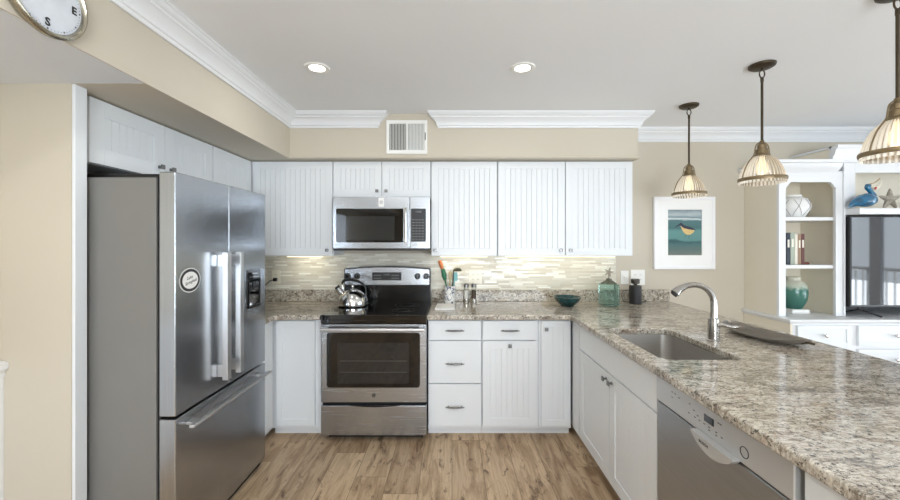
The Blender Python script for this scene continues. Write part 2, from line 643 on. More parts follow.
# thin bead under the soffit
bm = BM(); sweep(bm, [(-1.269, 2.99), (1.456, 2.99), (1.456, 3.399)], [(0.0005, SB - 0.0005), (0.008, SB - 0.0005), (0.012, SB + 0.006), (0.008, SB + 0.014), (0.0005, SB + 0.016)])
struct('trim_1', bm, 'wallgloss')
CP = [(0.0005, -.112), (.010, -.112), (.014, -.106), (.014, -.098), (.022, -.094), (.024, -.084), (.030, -.070), (.040, -.056), (.052, -.046), (.060, -.042), (.062, -.034),
      (.072, -.030), (.078, -.022), (.082, -.014), (.088, -.012), (.088, -.001), (.0005, -.001)]
CP = [(o, CEIL + z) for o, z in CP]
bm = BM(); sweep(bm, [(-1.27, YR + .01), (-1.27, 2.99), (-.587, 2.99), (-.587, 2.9905)], CP); struct('trim_2', bm, 'crown', smooth=True)
bm = BM(); sweep(bm, [(-.098, 2.9905), (-.098, 2.99), (1.456, 2.99), (1.456, BACK), (XR, BACK)], CP); struct('trim_3', bm, 'crown', smooth=True)
# right wall with wide glass doors
bm = BM()
box(bm, XR, XR + .1, YR, -2.5, 0, CEIL); box(bm, XR, XR + .1, 2.55, BACK, 0, CEIL); box(bm, XR, XR + .1, -2.5, 2.55, 2.2, CEIL)
struct('wall_right', bm, 'wall')
fr = BM()
for i in range(4):
    y0 = -2.5 + i * 1.2625; y1 = y0 + 1.2625
    for a, b, c, d in ((y0, y0 + .06, 0, 2.2), (y1 - .06, y1, 0, 2.2), (y0 + .06, y1 - .06, 0, .09), (y0 + .06, y1 - .06, 2.13, 2.2)):
        box(fr, XR + .02, XR + .07, a, b, c, d)
d1 = struct('door_1', fr, 'crown')
gl = BM()
for i in range(4):
    y0 = -2.5 + i * 1.2625
    box(gl, XR + .042, XR + .046, y0 + .055, y0 + 1.2075, .085, 2.135)
struct('pane', gl, 'pane', d1)
# rear wall with an unseen wide window, added and placed for its light
bm = BM()
box(bm, -2.1, -.3, YR - .1, YR, 0, CEIL); box(bm, 2.9, XR + .1, YR - .1, YR, 0, CEIL)
box(bm, -.3, 2.9, YR - .1, YR, 2.25, CEIL); box(bm, -.3, 2.9, YR - .1, YR, 0, .35)
struct('wall_rear', bm, 'wall')
fr = BM()
for i in range(4):
    x0 = -.3 + i * .8; x1 = x0 + .8
    for a, b, c, d in ((x0, x0 + .05, .35, 2.25), (x1 - .05, x1, .35, 2.25), (x0 + .05, x1 - .05, .35, .42), (x0 + .05, x1 - .05, 2.18, 2.25)):
        box(fr, a, b, YR - .07, YR - .02, c, d)
w1 = struct('window_added_1', fr, 'crown')
gl = BM()
for i in range(4):
    box(gl, -.255 + i * .8, .455 + i * .8, YR - .047, YR - .043, .415, 2.185)
struct('pane', gl, 'pane', w1)
# balcony outside the glass doors, seen mirrored in the television
bm = BM(); box(bm, XR + .1, 6.6, -3.2, 3.4, -.12, -.01); o = struct('floor_balcony', bm, 'ceiling')
bm = BM()
box(bm, 6.45, 6.5, -3.2, 3.4, 1.0, 1.05); box(bm, 6.46, 6.49, -3.2, 3.4, .08, .11)
for i in range(61):
    y = -3.15 + i * .108
    box(bm, 6.465, 6.485, y, y + .02, .1, 1.01)
for i in range(5):
    box(bm, 6.45, 6.5, -3.2 + i * 1.63, -3.15 + i * 1.63, -.01, 1.01)
o = obj('balcony_railing', bm, 'plastic'); tag(o, 'white balcony railing outside the glass doors, mirrored in the television', 'railing')
# chair rail + wainscot at the far left
bm = BM()
box(bm, -1.8745, -1.86, YR + .01, 1.585, 0, .87)
sweep(bm, [(-1.8745, YR + .01), (-1.8745, 1.585)], [(0, .865), (.018, .865), (.02, .885), (.034, .90), (.036, .922), (.02, .93), (0, .932)])
struct('trim_4', bm, 'crown')
# white filler panel closing the fridge alcove
bm = BM(); box(bm, -1.5795, -1.566, 1.587, 1.640, 0, SB - .001, .002)
struct('trim_5', bm, 'white')

# ------------------------------------------------------------------ tile + granite
bm = BM(); box(bm, -1.944, 1.455, BACK - .008, BACK - .0005, .60, 1.33)
struct('wall_backsplash', bm, 'tile')

CT0, CT1 = .868, .905
right = [(-.178, 2.735), (.80, 2.735), (.828, 2.722), (.846, 2.69), (.846, .42), (1.92, .42), (1.92, BACK - .009), (-.178, BACK - .009)]
hole = rrect(.935, 1.30, 1.69, 2.30, .05)
c = outline_slab('countertop', right, [hole], CT0, CT1, 'granite', .009)
tag(c, 'speckled beige granite L-shaped countertop running from range along peninsula', 'countertop')
left = [(-1.94, 2.465), (-1.262, 2.465), (-1.262, 2.70), (-1.225, 2.735), (-.938, 2.735), (-.938, BACK - .009), (-1.94, BACK - .009)]
c = outline_slab('countertop', left, [], CT0, CT1, 'granite', .009)
tag(c, 'short granite corner countertop between refrigerator and range', 'countertop')
bm = BM(); box(bm, -.178, 1.92, BACK - .032, BACK - .009, CT1 + .0005, 1.008, .004); o = obj('granite_upstand', bm, 'granite')
tag(o, 'low granite upstand along the wall right of the range', 'upstand')
bm = BM(); box(bm, -1.94, -.938, BACK - .032, BACK - .009, CT1 + .0005, 1.008, .004); o = obj('granite_upstand', bm, 'granite')
tag(o, 'low granite upstand in the corner left of the range', 'upstand')

# ------------------------------------------------------------------ wall cabinets
def wall_cabinet(label, x0, x1, z0, doors, group='white wall cabinets over the counter'):
    t = thing('wall_cabinet', label, 'cabinet', ((x0 + x1) / 2, 3.24, z0), group)
    obj('body', box(BM(), x0, x1, 3.093, BACK - .009, z0, SB - .002, .001), 'groove', t)
    for u0, u1, kn in doors:
        door(t, '-y', 3.07, u0, u1, z0, SB - .006, 'bead', kn)
    return t


ZB = 1.316
KN = 1.362
wall_cabinet('white beadboard wall cabinet in the corner left of the microwave, one wide door', -1.6305, -.958, ZB, [(-1.603, -.96, (-1.0, KN))])
wall_cabinet('short white two-door wall cabinet directly above the microwave', -.955, -.172, 1.787, [(-.953, -.565, (-.6, 1.836)), (-.562, -.174, (-.527, 1.836))])
wall_cabinet('single-door white beadboard wall cabinet directly right of the microwave', -.169, .365, ZB, [(-.167, .363, (-.135, KN))])
wall_cabinet('double-door white beadboard wall cabinet at the right end, above green bottle', .368, 1.455, ZB, [(.37, .91, (.873, KN)), (.913, 1.453, (.95, KN))])


def left_cabinet(label, y0, y1, z0, doors):
    t = thing('wall_cabinet', label, 'cabinet', (-1.78, (y0 + y1) / 2, z0), 'white wall cabinets along the left wall')
    obj('body', box(BM(), -1.943, -1.633, y0, y1, z0, SB - .002, .001), 'groove', t)
    for u0, u1, kn in doors:
        door(t, '+x', -1.61, u0, u1, z0, SB - .006, 'bead', kn, stile=.075)
    return t


left_cabinet('white two-door cabinet above the stainless refrigerator', 1.66, 2.575, 1.778, [(1.695, 2.143, (2.10, 1.838)), (2.145, 2.573, (2.185, 1.838))])
left_cabinet('white cabinet on the left wall between refrigerator cabinet and corner', 2.577, 3.092, ZB, [(2.579, 3.068, (2.62, KN))])

# under-cabinet lights
def under_light(label, x0, x1, y, e):
    t = thing('under_cabinet_light', label, 'light', ((x0 + x1) / 2, y, ZB - .014), 'slim lights under the wall cabinets')
    obj('housing', box(BM(), x0, x1, y - .02, y + .02, ZB - .010, ZB - .001, .002), 'plastic', t)
    obj('lens', box(BM(), x0 + .005, x1 - .005, y - .015, y + .015, ZB - .013, ZB - .0101), 'strip', t)
    l = area_light('lamp', (0, 0, 0), (math.radians(35), 0, 0), x1 - x0 - .02, .03, e, (1, .92, .74))
    l.location = ((x0 + x1) / 2, y, ZB - .016)


under_light('slim light under the corner wall cabinet left of microwave', -1.40, -1.1, 3.25, .6)
under_light('slim light under the wall cabinet right of microwave', -.1, .3, 3.25, .48)
under_light('slim long light under the right double wall cabinet', .45, 1.38, 3.25, .8)

# ------------------------------------------------------------------ base cabinets
FY = 2.78           # front plane of doors on back run
FX = .875           # front plane of doors on peninsula


def base(label, x0, x1, grp='white base cabinets along the back wall'):
    t = thing('base_cabinet', label, 'cabinet', ((x0 + x1) / 2, 3.08, 0), grp)
    bm = BM(); box(bm, x0, x1, FY + .022, BACK - .009, .062, CT0 - .001, .001)
    obj('body', bm, 'groove', t)
    obj('plinth', box(BM(), x0, x1, FY + .075, BACK - .02, 0, .0615), 'groove', t)
    return t


def drawer(t, facing, plane, u0, u1, z0, z1, hz=None, handle=True):
    d = door(t, facing, plane, u0, u1, z0, z1, 'slab', name='drawer')
    if handle: pull(d, face_fn(facing, plane), (u0 + u1) / 2, hz or (z0 + z1) / 2)
    return d


t = base('white base cabinet with three stacked drawers right of the range', -.176, .216)
drawer(t, '-y', FY, -.172, .214, .713, .857)
drawer(t, '-y', FY, -.172, .214, .398, .708, .545)
drawer(t, '-y', FY, -.172, .214, .086, .394, .232)
t = base('white base cabinet with one drawer over one beadboard door', .218, .634)
drawer(t, '-y', FY, .222, .618, .713, .857)
d = door(t, '-y', FY, .222, .618, .086, .708, 'bead', (.42, .675))
t = base('white corner base cabinet with one narrow door meeting the peninsula', .636, .872)
obj('return_body', box(BM(), FX + .022, 1.45, 2.632, BACK - .009, .062, CT0 - .001, .001), 'groove', t)
obj('return_plinth', box(BM(), FX + .075, 1.44, 2.632, BACK - .02, 0, .0615), 'groove', t)
door(t, '-y', FY, .648, .86, .086, .857, 'bead', (.684, .795), stile=.045)
door(t, '-x', FX, 2.632, 2.775, .086, .857, 'slab', name='filler_panel')
# left corner base
t = thing('base_cabinet', 'white base cabinet in the corner between refrigerator and range', 'cabinet', (-1.15, 3.08, 0), 'white base cabinets along the back wall')
bm = BM(); box(bm, -1.32, -.94, FY + .022, BACK - .009, .062, CT0 - .001, .001); obj('body', bm, 'groove', t)
obj('plinth', box(BM(), -1.32, -.94, FY + .075, BACK - .02, 0, .0615), 'groove', t)
obj('return_body', box(BM(), -1.94, -1.322, 2.47, BACK - .009, .062, CT0 - .001, .001), 'groove', t)
obj('return_plinth', box(BM(), -1.94, -1.375, 2.47, BACK - .02, 0, .0615), 'groove', t)
door(t, '-y', FY, -1.285, -.998, .086, .857, 'shaker', None, stile=.05)
door(t, '+x', -1.30, 2.475, 2.775, .086, .857, 'slab', name='filler_panel')

# peninsula: sink cabinet (hollow), dishwasher, end cabinet
t = thing('sink_cabinet', 'white peninsula base cabinet with two doors under the sink', 'cabinet', (1.17, 2.12, 0))
bm = BM()
box(bm, FX + .022, 1.45, 2.612, 2.630, .062, CT0 - .001); box(bm, FX + .022, 1.45, 1.626, 1.644, .062, CT0 - .001)
box(bm, 1.432, 1.45, 1.644, 2.612, .062, CT0 - .001); box(bm, FX + .022, 1.432, 1.644, 2.612, .062, .08)
box(bm, FX + .022, FX + .04, 1.644, 2.612, .66, CT0 - .001)
obj('body', bm, 'groove', t)
obj('plinth', box(BM(), FX + .075, 1.44, 1.626, 2.630, 0, .0615), 'groove', t)
drawer(t, '-x', FX, 1.63, 2.627, .694, .857, handle=False)
door(t, '-x', FX, 2.13, 2.627, .086, .690, 'bead', (2.165, .652), stile=.07)
door(t, '-x', FX, 1.63, 2.127, .086, .690, 'bead', (2.09, .652), stile=.07)

t = thing('base_cabinet', 'white end cabinet of the peninsula, nearest right of the dishwasher', 'cabinet', (1.17, .7, 0))
obj('body', box(BM(), FX + .004, 1.45, .46, .952, .062, CT0 - .001, .001), 'white', t)
obj('plinth', box(BM(), FX + .075, 1.44, .46, .952, 0, .0615), 'groove', t)

# dishwasher
t = thing('dishwasher', 'stainless steel dishwasher built into the peninsula', 'dishwasher', (1.17, 1.29, 0))
obj('body', box(BM(), FX + .03, 1.43, .962, 1.62, .09, CT0 - .002, .002), 'dark', t)
obj('plinth', box(BM(), FX + .08, 1.43, .962, 1.62, 0, .0895), 'dark', t)
dn = face_fn('-x', FX - .006)
bm = BM(); fbox(bm, dn, .966, 1.618, .10, .755, -.03, 0, .006, 3)
d = obj('door', bm, 'steel_y', t)
bm = BM(); fbox(bm, dn, .966, 1.618, .762, .864, -.03, .004, .004, 3)
p = obj('control_panel', bm, paint('satin_silver_panel', (200, 201, 201), .35, .02, metal=.55), t)
# curved handle lip hanging under the panel
bm = BM()
N = 16
for i in range(N):
    pass
pts = []
for i in range(N + 1):
    tt = i / N
    y = 1.145 + (1.345 - 1.145) * tt
    dz = .042 * math.sin(PI * tt) ** .7 if 0 < tt < 1 else 0
    pts.append((y, .764 - dz))
poly = [(1.145, .768)] + pts + [(1.345, .768)]
prism(bm, poly, lambda u, v, w: dn(u, v, w), 0.0045, .030)
lip = obj('handle', bm, paint('silver_handle_lip', (206, 207, 207), .3, .02, metal=.5), t)
bm = BM(); fbox(bm, dn, 1.262, 1.31, .812, .836, .004, .0052); obj('display', bm, 'blackgloss', p)
bm = BM()
for (y, z) in [(1.50, .835), (1.48, .835), (1.50, .815), (1.455, .83), (1.39, .835), (1.365, .822), (1.345, .812), (1.31, .80), (1.285, .80), (1.285, .79), (1.25, .80), (1.25, .79), (1.225, .795), (1.24, .835), (1.23, .835), (1.335, .80), (1.36, .80), (1.395, .80)]:
    obj('button', fbox(BM(), dn, y - .004, y + .004, z - .0015, z + .0015, .004, .0047), 'ink', p)
bm.free(); bm = BM()
cen = dn(1.13, .80, .0045)
tube(bm, [cen + Vector((0, .016 * math.cos(a), .016 * math.sin(a))) for a in [2 * PI * k / 24 for k in range(25)]], .0012, 6)
obj('dial', bm, 'ink', p)
bm = BM(); text_bm(bm, 'BOSCH', .014, basis(dn(1.275, .750, .0308), (0, -1, 0), (0, 0, 1)), .0003)
obj('brand_lettering', bm, 'ink', lip)

# sink
bm = BM()
def ring_at(z, inset, r):
    return [(x, y, z) for x, y in rrect(.925 + inset, 1.31 - inset, 1.68 + inset, 2.31 - inset, r, 6)]
rings = [ring_at(.8675, -.01, .065), ring_at(.8675, 0.0, .055), ring_at(.72, .006, .055), ring_at(.69, .018, .06), ring_at(.682, .05, .05)]
vr = [[bm.verts.new(p) for p in r] for r in rings]
for a, b in zip(vr, vr[1:]):
    n_ = len(a)
    for i in range(n_):
        bm.faces.new((a[i], a[(i + 1) % n_], b[(i + 1) % n_], b[i]))
bm.faces.new(vr[-1])
t = thing('sink', 'undermount stainless steel sink in the granite peninsula', 'sink', (1.11, 1.995, .68))
bw = obj('bowl', bm, 'sink', t)
bm = BM(); lathe(bm, (1.12, 2.02, .6825), [(0, .001), (.03, .001), (.034, .004), (.042, .0045), (.045, 0)], 24)
obj('drain', bm, 'chrome', t)

# faucet
t = thing('faucet', 'brushed nickel single-lever gooseneck faucet beside the sink', 'faucet', (1.379, 2.014, CT1))
bm = BM(); lathe(bm, (1.379, 2.014, CT1), [(0, 0), (.031, 0), (.031, .004), (.027, .008), (.0265, .085), (.024, .115), (.019, .12), (0, .12)], 24)
obj('base', bm, 'satin', t)
z0 = CT1
path = smooth_path([(1.379, 2.014, z0 + .115), (1.381, 2.014, z0 + .17), (1.376, 2.014, z0 + .225), (1.345, 2.014, z0 + .27), (1.295, 2.014, z0 + .293), (1.24, 2.014, z0 + .29), (1.195, 2.014, z0 + .268), (1.175, 2.014, z0 + .25)], 6)
n_ = len(path)
rad = [.0175 - .003 * math.sin(PI * i / n_) + (.008 * max(0, (i / n_ - .72) / .28)) for i in range(n_)]
obj('spout', tube(BM(), path, rad, 16), 'satin', t)
bm = BM(); tube(bm, [(1.168, 2.014, z0 + .2435), (1.173, 2.014, z0 + .248)], .018, 16); obj('nozzle', bm, 'dark', t)
path = smooth_path([(1.385, 2.0, z0 + .085), (1.41, 1.995, z0 + .088), (1.45, 1.985, z0 + .079), (1.49, 1.975, z0 + .082)], 5)
obj('lever', tube(BM(), path, [.016, .016, .015, .015, .014, .013, .012, .011, .0105, .010, .0095, .009, .0085, .008, .007, .005], 12), 'satin', t)

# ------------------------------------------------------------------ refrigerator
t = thing('refrigerator', 'stainless steel french-door refrigerator in the left alcove', 'refrigerator', (-1.56, 2.06, 0))
FXr = -1.20
obj('body', box(BM(), -1.94, -1.285, 1.66, 2.455, .03, 1.706, .004), 'fridge_side', t)
obj('hinge_cover', box(BM(), -1.65, -1.275, 1.70, 2.42, 1.7065, 1.728, .004), 'black', t)
obj('seal', box(BM(), -1.2845, -1.272, 1.668, 2.447, .05, 1.715), 'black', t)
obj('foot_grille', box(BM(), -1.30, -1.23, 1.67, 2.445, 0.0, .0295), 'dark', t)
ff = face_fn('+x', FXr)
def fdoor(y0, y1, z0, z1, name):
    bm = BM(); box(bm, -1.2715, FXr, y0, y1, z0, z1, .005, 3); return obj(name, bm, 'steel_z', t)
dl = fdoor(1.657, 2.053, .664, 1.73, 'door')
dr = fdoor(2.057, 2.455, .664, 1.73, 'door')
fz = fdoor(1.657, 2.455, .045, .652, 'drawer')
for par, yc in ((dl, 1.962), (dr, 2.080)):
    bm = BM()
    box(bm, -1.170, -1.142, yc - .018, yc + .018, .72, 1.372, .003)
    for z in (.735, 1.30):
        box(bm, -1.1995, -1.168, yc - .012, yc + .012, z, z + .06, .003)
    obj('handle', bm, 'handle', par)
bm = BM()
box(bm, -1.165, -1.14, 1.69, 2.42, .60, .614, .004)
for y in (1.72, 2.34):
    box(bm, -1.1995, -1.163, y, y + .05, .601, .613, .002)
obj('handle', bm, 'handle', fz)
bm = BM(); box(bm, -1.1995, -1.196, 2.236, 2.388, 1.03, 1.265, .004)
dp = obj('dispenser', bm, 'blackgloss', dr)
bm = BM(); box(bm, -1.1958, -1.190, 2.246, 2.378, 1.04, 1.05, .001); box(bm, -1.1958, -1.190, 2.246, 2.25, 1.05, 1.19, .001); box(bm, -1.1958, -1.190, 2.374, 2.378, 1.05, 1.19, .001); box(bm, -1.1958, -1.192, 2.29, 2.335, 1.15, 1.19, .002)
obj('recess_frame', bm, 'black', dp)
bm = BM(); box(bm, -1.1958, -1.1952, 2.26, 2.365, 1.215, 1.219); box(bm, -1.1958, -1.1952, 2.28, 2.345, 1.235, 1.237); obj('indicator', bm, 'nickel', dp)
# oval sticker magnet
t = thing('oval_magnet', 'oval black and white magnet with script writing on the refrigerator door', 'magnet', (-1.199, 1.748, 1.19))
def ell(a, b, x0, x1, n=40):
    bm = BM(); prism(bm, [(1.748 + a * math.cos(2 * PI * k / n), 1.25 + b * math.sin(2 * PI * k / n)) for k in range(n)], lambda u, v, w: Vector((w, u, v)), x0, x1); return bm
obj('backing', ell(.070, .056, -1.1985, -1.1975), 'paper', t)
obj('ring', ell(.066, .052, -1.1974, -1.1970), 'ink', t)
obj('face', ell(.052, .039, -1.1969, -1.1965), 'paper', t)
bm = BM()
text_bm(bm, 'Lake', .022, basis(Vector((-1.196, 1.742, 1.262)), (0, .98, .2), (0, -.2, .98)), .0002, .4)
text_bm(bm, 'Springfield', .019, basis(Vector((-1.196, 1.75, 1.242)), (0, .98, .2), (0, -.2, .98)), .0002, .4)
obj('script_lettering', bm, 'ink', t)

# ------------------------------------------------------------------ range
t = thing('range', 'stainless steel electric range with black glass cooktop', 'stove', (-.557, 3.05, 0))
X0, X1 = -.934, -.182
rf = face_fn('-y', 2.72)
obj('body', box(BM(), X0, X1, 2.758, 3.36, .05, .872, .002), 'dark', t)
obj('plinth', box(BM(), X0 + .03, X1 - .03, 2.80, 3.34, 0, .0495), 'dark', t)
bm = BM(); box(bm, X0 - .0, X1 + .0, 2.705, 3.30, .873, .910, .004)
ck = obj('cooktop', bm, 'blackgloss', t)
for (x, y, r) in ((-.74, 2.90, .10), (-.37, 2.90, .085), (-.74, 3.15, .075), (-.37, 3.15, .10)):
    bm = BM()
    for k in (r, r * .6):
        tube(bm, [(x + k * math.cos(2 * PI * i / 36), y + k * math.sin(2 * PI * i / 36), .9099) for i in range(37)], .0007, 4)
    obj('burner_ring', bm, 'pewter', ck)
# front control rail / vent slot
bm = BM(); fbox(bm, rf, X0, X1, .846, .872, -.03, .004, .003); obj('front_rail', bm, 'blackgloss', t)
# oven door
bm = BM(); fbox(bm, rf, X0, X1, .283, .842, -.036, 0, .006, 3)
dd = obj('door', bm, 'steel_x', t)
bm = BM()
pl = rrect(-.892, -.228, .392, .782, .02, 5)
pl = [(u, v - (.012 * (1 - ((u + .56) / .33) ** 2) if v < .5 else 0)) for u, v in pl]
prism(bm, pl, lambda u, v, w: rf(u, v, w), .0002, .003)
win = obj('window', bm, paint('oven_black_glass', (9, 9, 10), .06, .05, coat=.3), dd)
bm = BM(); prism(bm, rrect(-.815, -.305, .42, .71, .012, 4), lambda u, v, w: rf(u, v, w), .0031, .0036)
obj('inner_window', bm, paint('oven_window_tint', (34, 35, 36), .05, .1, coat=.3), win)
bm = BM()
for z in (.50, .58):
    fbox(bm, rf, -.80, -.32, z, z + .002, .0037, .0041)
obj('oven_rack', bm, paint('oven_rack_grey', (96, 94, 90), .4), win)
bm = BM()
pts = [rf(X0 + .012 + (X1 - X0 - .024) * i / 16, .812, .046 + .006 * math.sin(PI * i / 16)) for i in range(17)]
tube(bm, pts, .0125, 12)
for u in (X0 + .04, X1 - .04):
    fbox(bm, rf, u - .014, u + .014, .802, .822, 0, .045, .003)
obj('handle', bm, 'handle', dd)
bm = BM(); c0 = rf(-.557, .337, 0)
tube(bm, [c0 + Vector((0, -.0002, 0)), c0 + Vector((0, -.003, 0))], .0145, 24)
bd = obj('badge', bm, 'pewter', dd)
def monogram(c, s):
    bm = BM()
    for sg in (-1, 1):
        pts = [c + Vector((s * sg * (.15 + .38 * math.sin(a)), 0, s * (.55 * math.cos(a)) * .8)) for a in [PI * k / 8 for k in range(-1, 10)]]
        tube(bm, pts, s * .08, 6)
    tube(bm, [c + Vector((s * math.cos(2 * PI * k / 24), 0, s * math.sin(2 * PI * k / 24))) for k in range(25)], s * .07, 6)
    return bm
obj('monogram', monogram(c0 + Vector((0, -.0035, 0)), .0115), 'ink', bd)
# storage drawer
bm = BM(); fbox(bm, rf, X0, X1, .048, .262, -.036, 0, .006, 3)
dw = obj('drawer', bm, 'steel_x', t)
bm = BM(); prism(bm, [(-.74, .2625)] + [(-.74 + .37 * k / 10, .2625 - .012 * math.sin(PI * k / 10)) for k in range(11)] + [(-.37, .2625)], lambda u, v, w: rf(u, v, w), .0002, .0015)
obj('finger_groove', bm, 'black', dw)
# backguard
bf = face_fn('-y', 3.295)
bm = BM(); box(bm, X0 + .004, X1 - .004, 3.297, 3.36, .905, 1.055, .004); obj('lower_backguard', bm, paint('black_enamel', (10, 10, 11), .16, .1), t)
def guard(x0, x1, zb, zt, n0, n1, rise):
    top = [(x1 - (x1 - x0) * k / 20, zt + rise * (1 - ((2 * k / 20) - 1) ** 2)) for k in range(21)]
    bm = BM(); prism(bm, [(x0, zb), (x1, zb)] + top, lambda u, v, w: bf(u, v, w), n0, n1); return bm
obj('backguard_shell', guard(X0 + .004, X1 - .004, 1.056, 1.197, -.07, 0, .022), 'black', t)
gp = obj('control_panel', guard(X0 + .014, X1 - .014, 1.062, 1.19, .0005, .012, .020), 'steel_x', t)
bm = BM(); prism(bm, rrect(-.685, -.435, 1.10, 1.168, .008, 3), lambda u, v, w: bf(u, v, w), .0125, .0145)
ds = obj('display', bm, 'black', gp)
bm = BM()
for i in range(4):
    for j in range(2):
        fbox(bm, bf, -.672 + i * .017, -.662 + i * .017, 1.113 + j * .025, 1.121 + j * .025, .0146, .015)
        fbox(bm, bf, -.518 + i * .017, -.508 + i * .017, 1.113 + j * .025, 1.121 + j * .025, .0146, .015)
text_bm(bm, '10:08', .024, basis(bf(-.563, 1.148, .015), (1, 0, 0), (0, 0, 1)), .0002)
obj('printed_legend', bm, 'legend', ds)
for x in (-.895, -.815, -.297, -.222):
    bm = BM(); c = bf(x, 1.135, .012)
    tube(bm, [c, c + Vector((0, -.004, 0)), c + Vector((0, -.005, 0)), c + Vector((0, -.024, 0))], [.026, .026, .020, .018], 20)
    kb = obj('knob', bm, 'black', gp)
    bm = BM(); box(bm, x - .004, x + .004, c.y - .032, c.y - .0242, 1.118, 1.152, .002); obj('grip', bm, 'blackgloss', kb)

# ------------------------------------------------------------------ microwave
t = thing('microwave', 'stainless over-the-range microwave with black window', 'microwave', (-.555, 3.2, 1.365))
MX0, MX1 = -.938, -.172
mf = face_fn('-y', 3.0)
obj('body', box(BM(), MX0 + .004, MX1 - .004, 3.04, 3.39, 1.368, 1.782, .003), 'dark', t)
bm = BM(); fbox(bm, mf, MX0, -.333, 1.376, 1.783, -.038, 0, .004); md = obj('door', bm, 'steel_x', t)
bm = BM(); fbox(bm, mf, -.331, MX1, 1.376, 1.783, -.038, 0, .004); mp_ = obj('control_panel', bm, 'steel_x', t)
bm = BM(); fbox(bm, mf, MX0 + .004, MX1 - .004, 1.360, 1.3745, -.30, -.008, .002); obj('underside_vent', bm, 'black', t)
pl = rrect(-.91, -.382, 1.425, 1.69, .008, 3)
pl = [(u, v - (.010 * (1 - ((u + .646) / .27) ** 2) if v < 1.5 else 0)) for u, v in pl]
bm = BM(); prism(bm, pl, lambda u, v, w: mf(u, v, w), .0003, .003); mw = obj('window', bm, 'blackgloss', md)
bm = BM(); prism(bm, rrect(-.838, -.45, 1.44, 1.63, .006, 3), lambda u, v, w: mf(u, v, w), .0031, .0035); obj('inner_screen', bm, paint('microwave_mesh', (44, 45, 45), .12, .05, coat=.3), mw)
bm = BM(); fbox(bm, mf, -.374, -.352, 1.42, 1.70, .028, .042, .006, 3)
for z in (1.43, 1.67): fbox(bm, mf, -.370, -.356, z, z + .02, 0, .03)
obj('handle', bm, 'chrome', md)
bm = BM(); fbox(bm, mf, -.322, -.205, 1.43, 1.69, .0003, .003, .002); kp = obj('keypad', bm, 'black', mp_)
bm = BM()
for i in range(4):
    for j in range(8):
        fbox(bm, mf, -.31 + i * .025, -.298 + i * .025, 1.445 + j * .022, 1.451 + j * .022, .0031, .0036)
text_bm(bm, '10:08', .022, basis(mf(-.264, 1.665, .0035), (1, 0, 0), (0, 0, 1)), .0002)
obj('printed_legend', bm, 'legend', kp)
bm = BM(); fbox(bm, mf, -.576, -.534, 1.705, 1.775, .0003, .0015); bdg = obj('badge', bm, 'paper', md)
obj('monogram', monogram(mf(-.555, 1.74, .002), .0125), 'ink', bdg)

# ------------------------------------------------------------------ vent grille on the soffit
t = thing('air_vent', 'white louvered air vent on the soffit above the microwave', 'vent', (-.355, 2.99, 2.12))
vf = face_fn('-y', 2.9895)
obj('backing', fbox(BM(), vf, -.49, -.215, 2.135, 2.36, 0, .002), 'dark', t)
bm = BM()
fbox(bm, vf, -.512, -.488, 2.115, 2.378, 0, .014, .003); fbox(bm, vf, -.217, -.193, 2.115, 2.378, 0, .014, .003)
fbox(bm, vf, -.489, -.216, 2.115, 2.145, 0, .014, .003); fbox(bm, vf, -.489, -.216, 2.35, 2.378, 0, .014, .003); fbox(bm, vf, -.356, -.344, 2.14, 2.355, 0, .013)
obj('frame', bm, 'plastic', t)
bm = BM()
for i in range(11):
    u = -.484 + i * .0118
    prism(bm, [(u, .001), (u + .0025, .001), (u + .0085, .011), (u + .006, .011)], lambda a, n, w: vf(a, w, n), 2.143, 2.353)
    u = -.340 + i * .0112
    prism(bm, [(u + .0075, .001), (u + .0095, .001), (u + .0025, .011), (u + .0005, .011)], lambda a, n, w: vf(a, w, n), 2.143, 2.353)
obj('louver', bm, 'plastic', t)
bm = BM(); fbox(bm, vf, -.211, -.205, 2.22, 2.28, .014, .02, .002); obj('damper_lever', bm, 'dark', t)

# ------------------------------------------------------------------ ceiling lights
def downlight(x, y, label, e=4, CEIL=CEIL):
    t = thing('recessed_light', label, 'ceiling light', (x, y, CEIL - .006))
    bm = BM(); lathe(bm, (x, y, CEIL), [(.046, -.001), (.044, -.004), (.052, -.008), (.068, -.006), (.072, -.001)], 32); obj('trim_ring', bm, 'plastic', t)
    bm = BM(); lathe(bm, (x, y, CEIL), [(0, -.0035), (.045, -.0035), (.045, -.0012)], 32); obj('lens', bm, 'led', t)
    l = bpy.data.lights.new('downlight', 'AREA'); l.shape = 'DISK'; l.size = .09; l.energy = e; l.color = (1, .98, .95)
    o = bpy.data.objects.new('downlight', l); COL.objects.link(o); o.location = (x, y, CEIL - .012)


downlight(-.777, 2.2, 'round recessed ceiling light above the left part of the floor')
downlight(.407, 2.2, 'round recessed ceiling light nearer the pendants')
downlight(-.777, .2, 'added unseen recessed fill light over the near left', 17)  # unseen lamp, added to brighten the kitchen
downlight(.407, .2, 'added unseen recessed fill light over the near centre', 17)  # second added fill, also out of view
downlight(-1.60, .75, 'round recessed light in the low hall ceiling', 3, SB)
downlight(3.4, .8, 'added unseen recessed fill light over the living area', 3)  # out-of-view fill lamp added on the living side


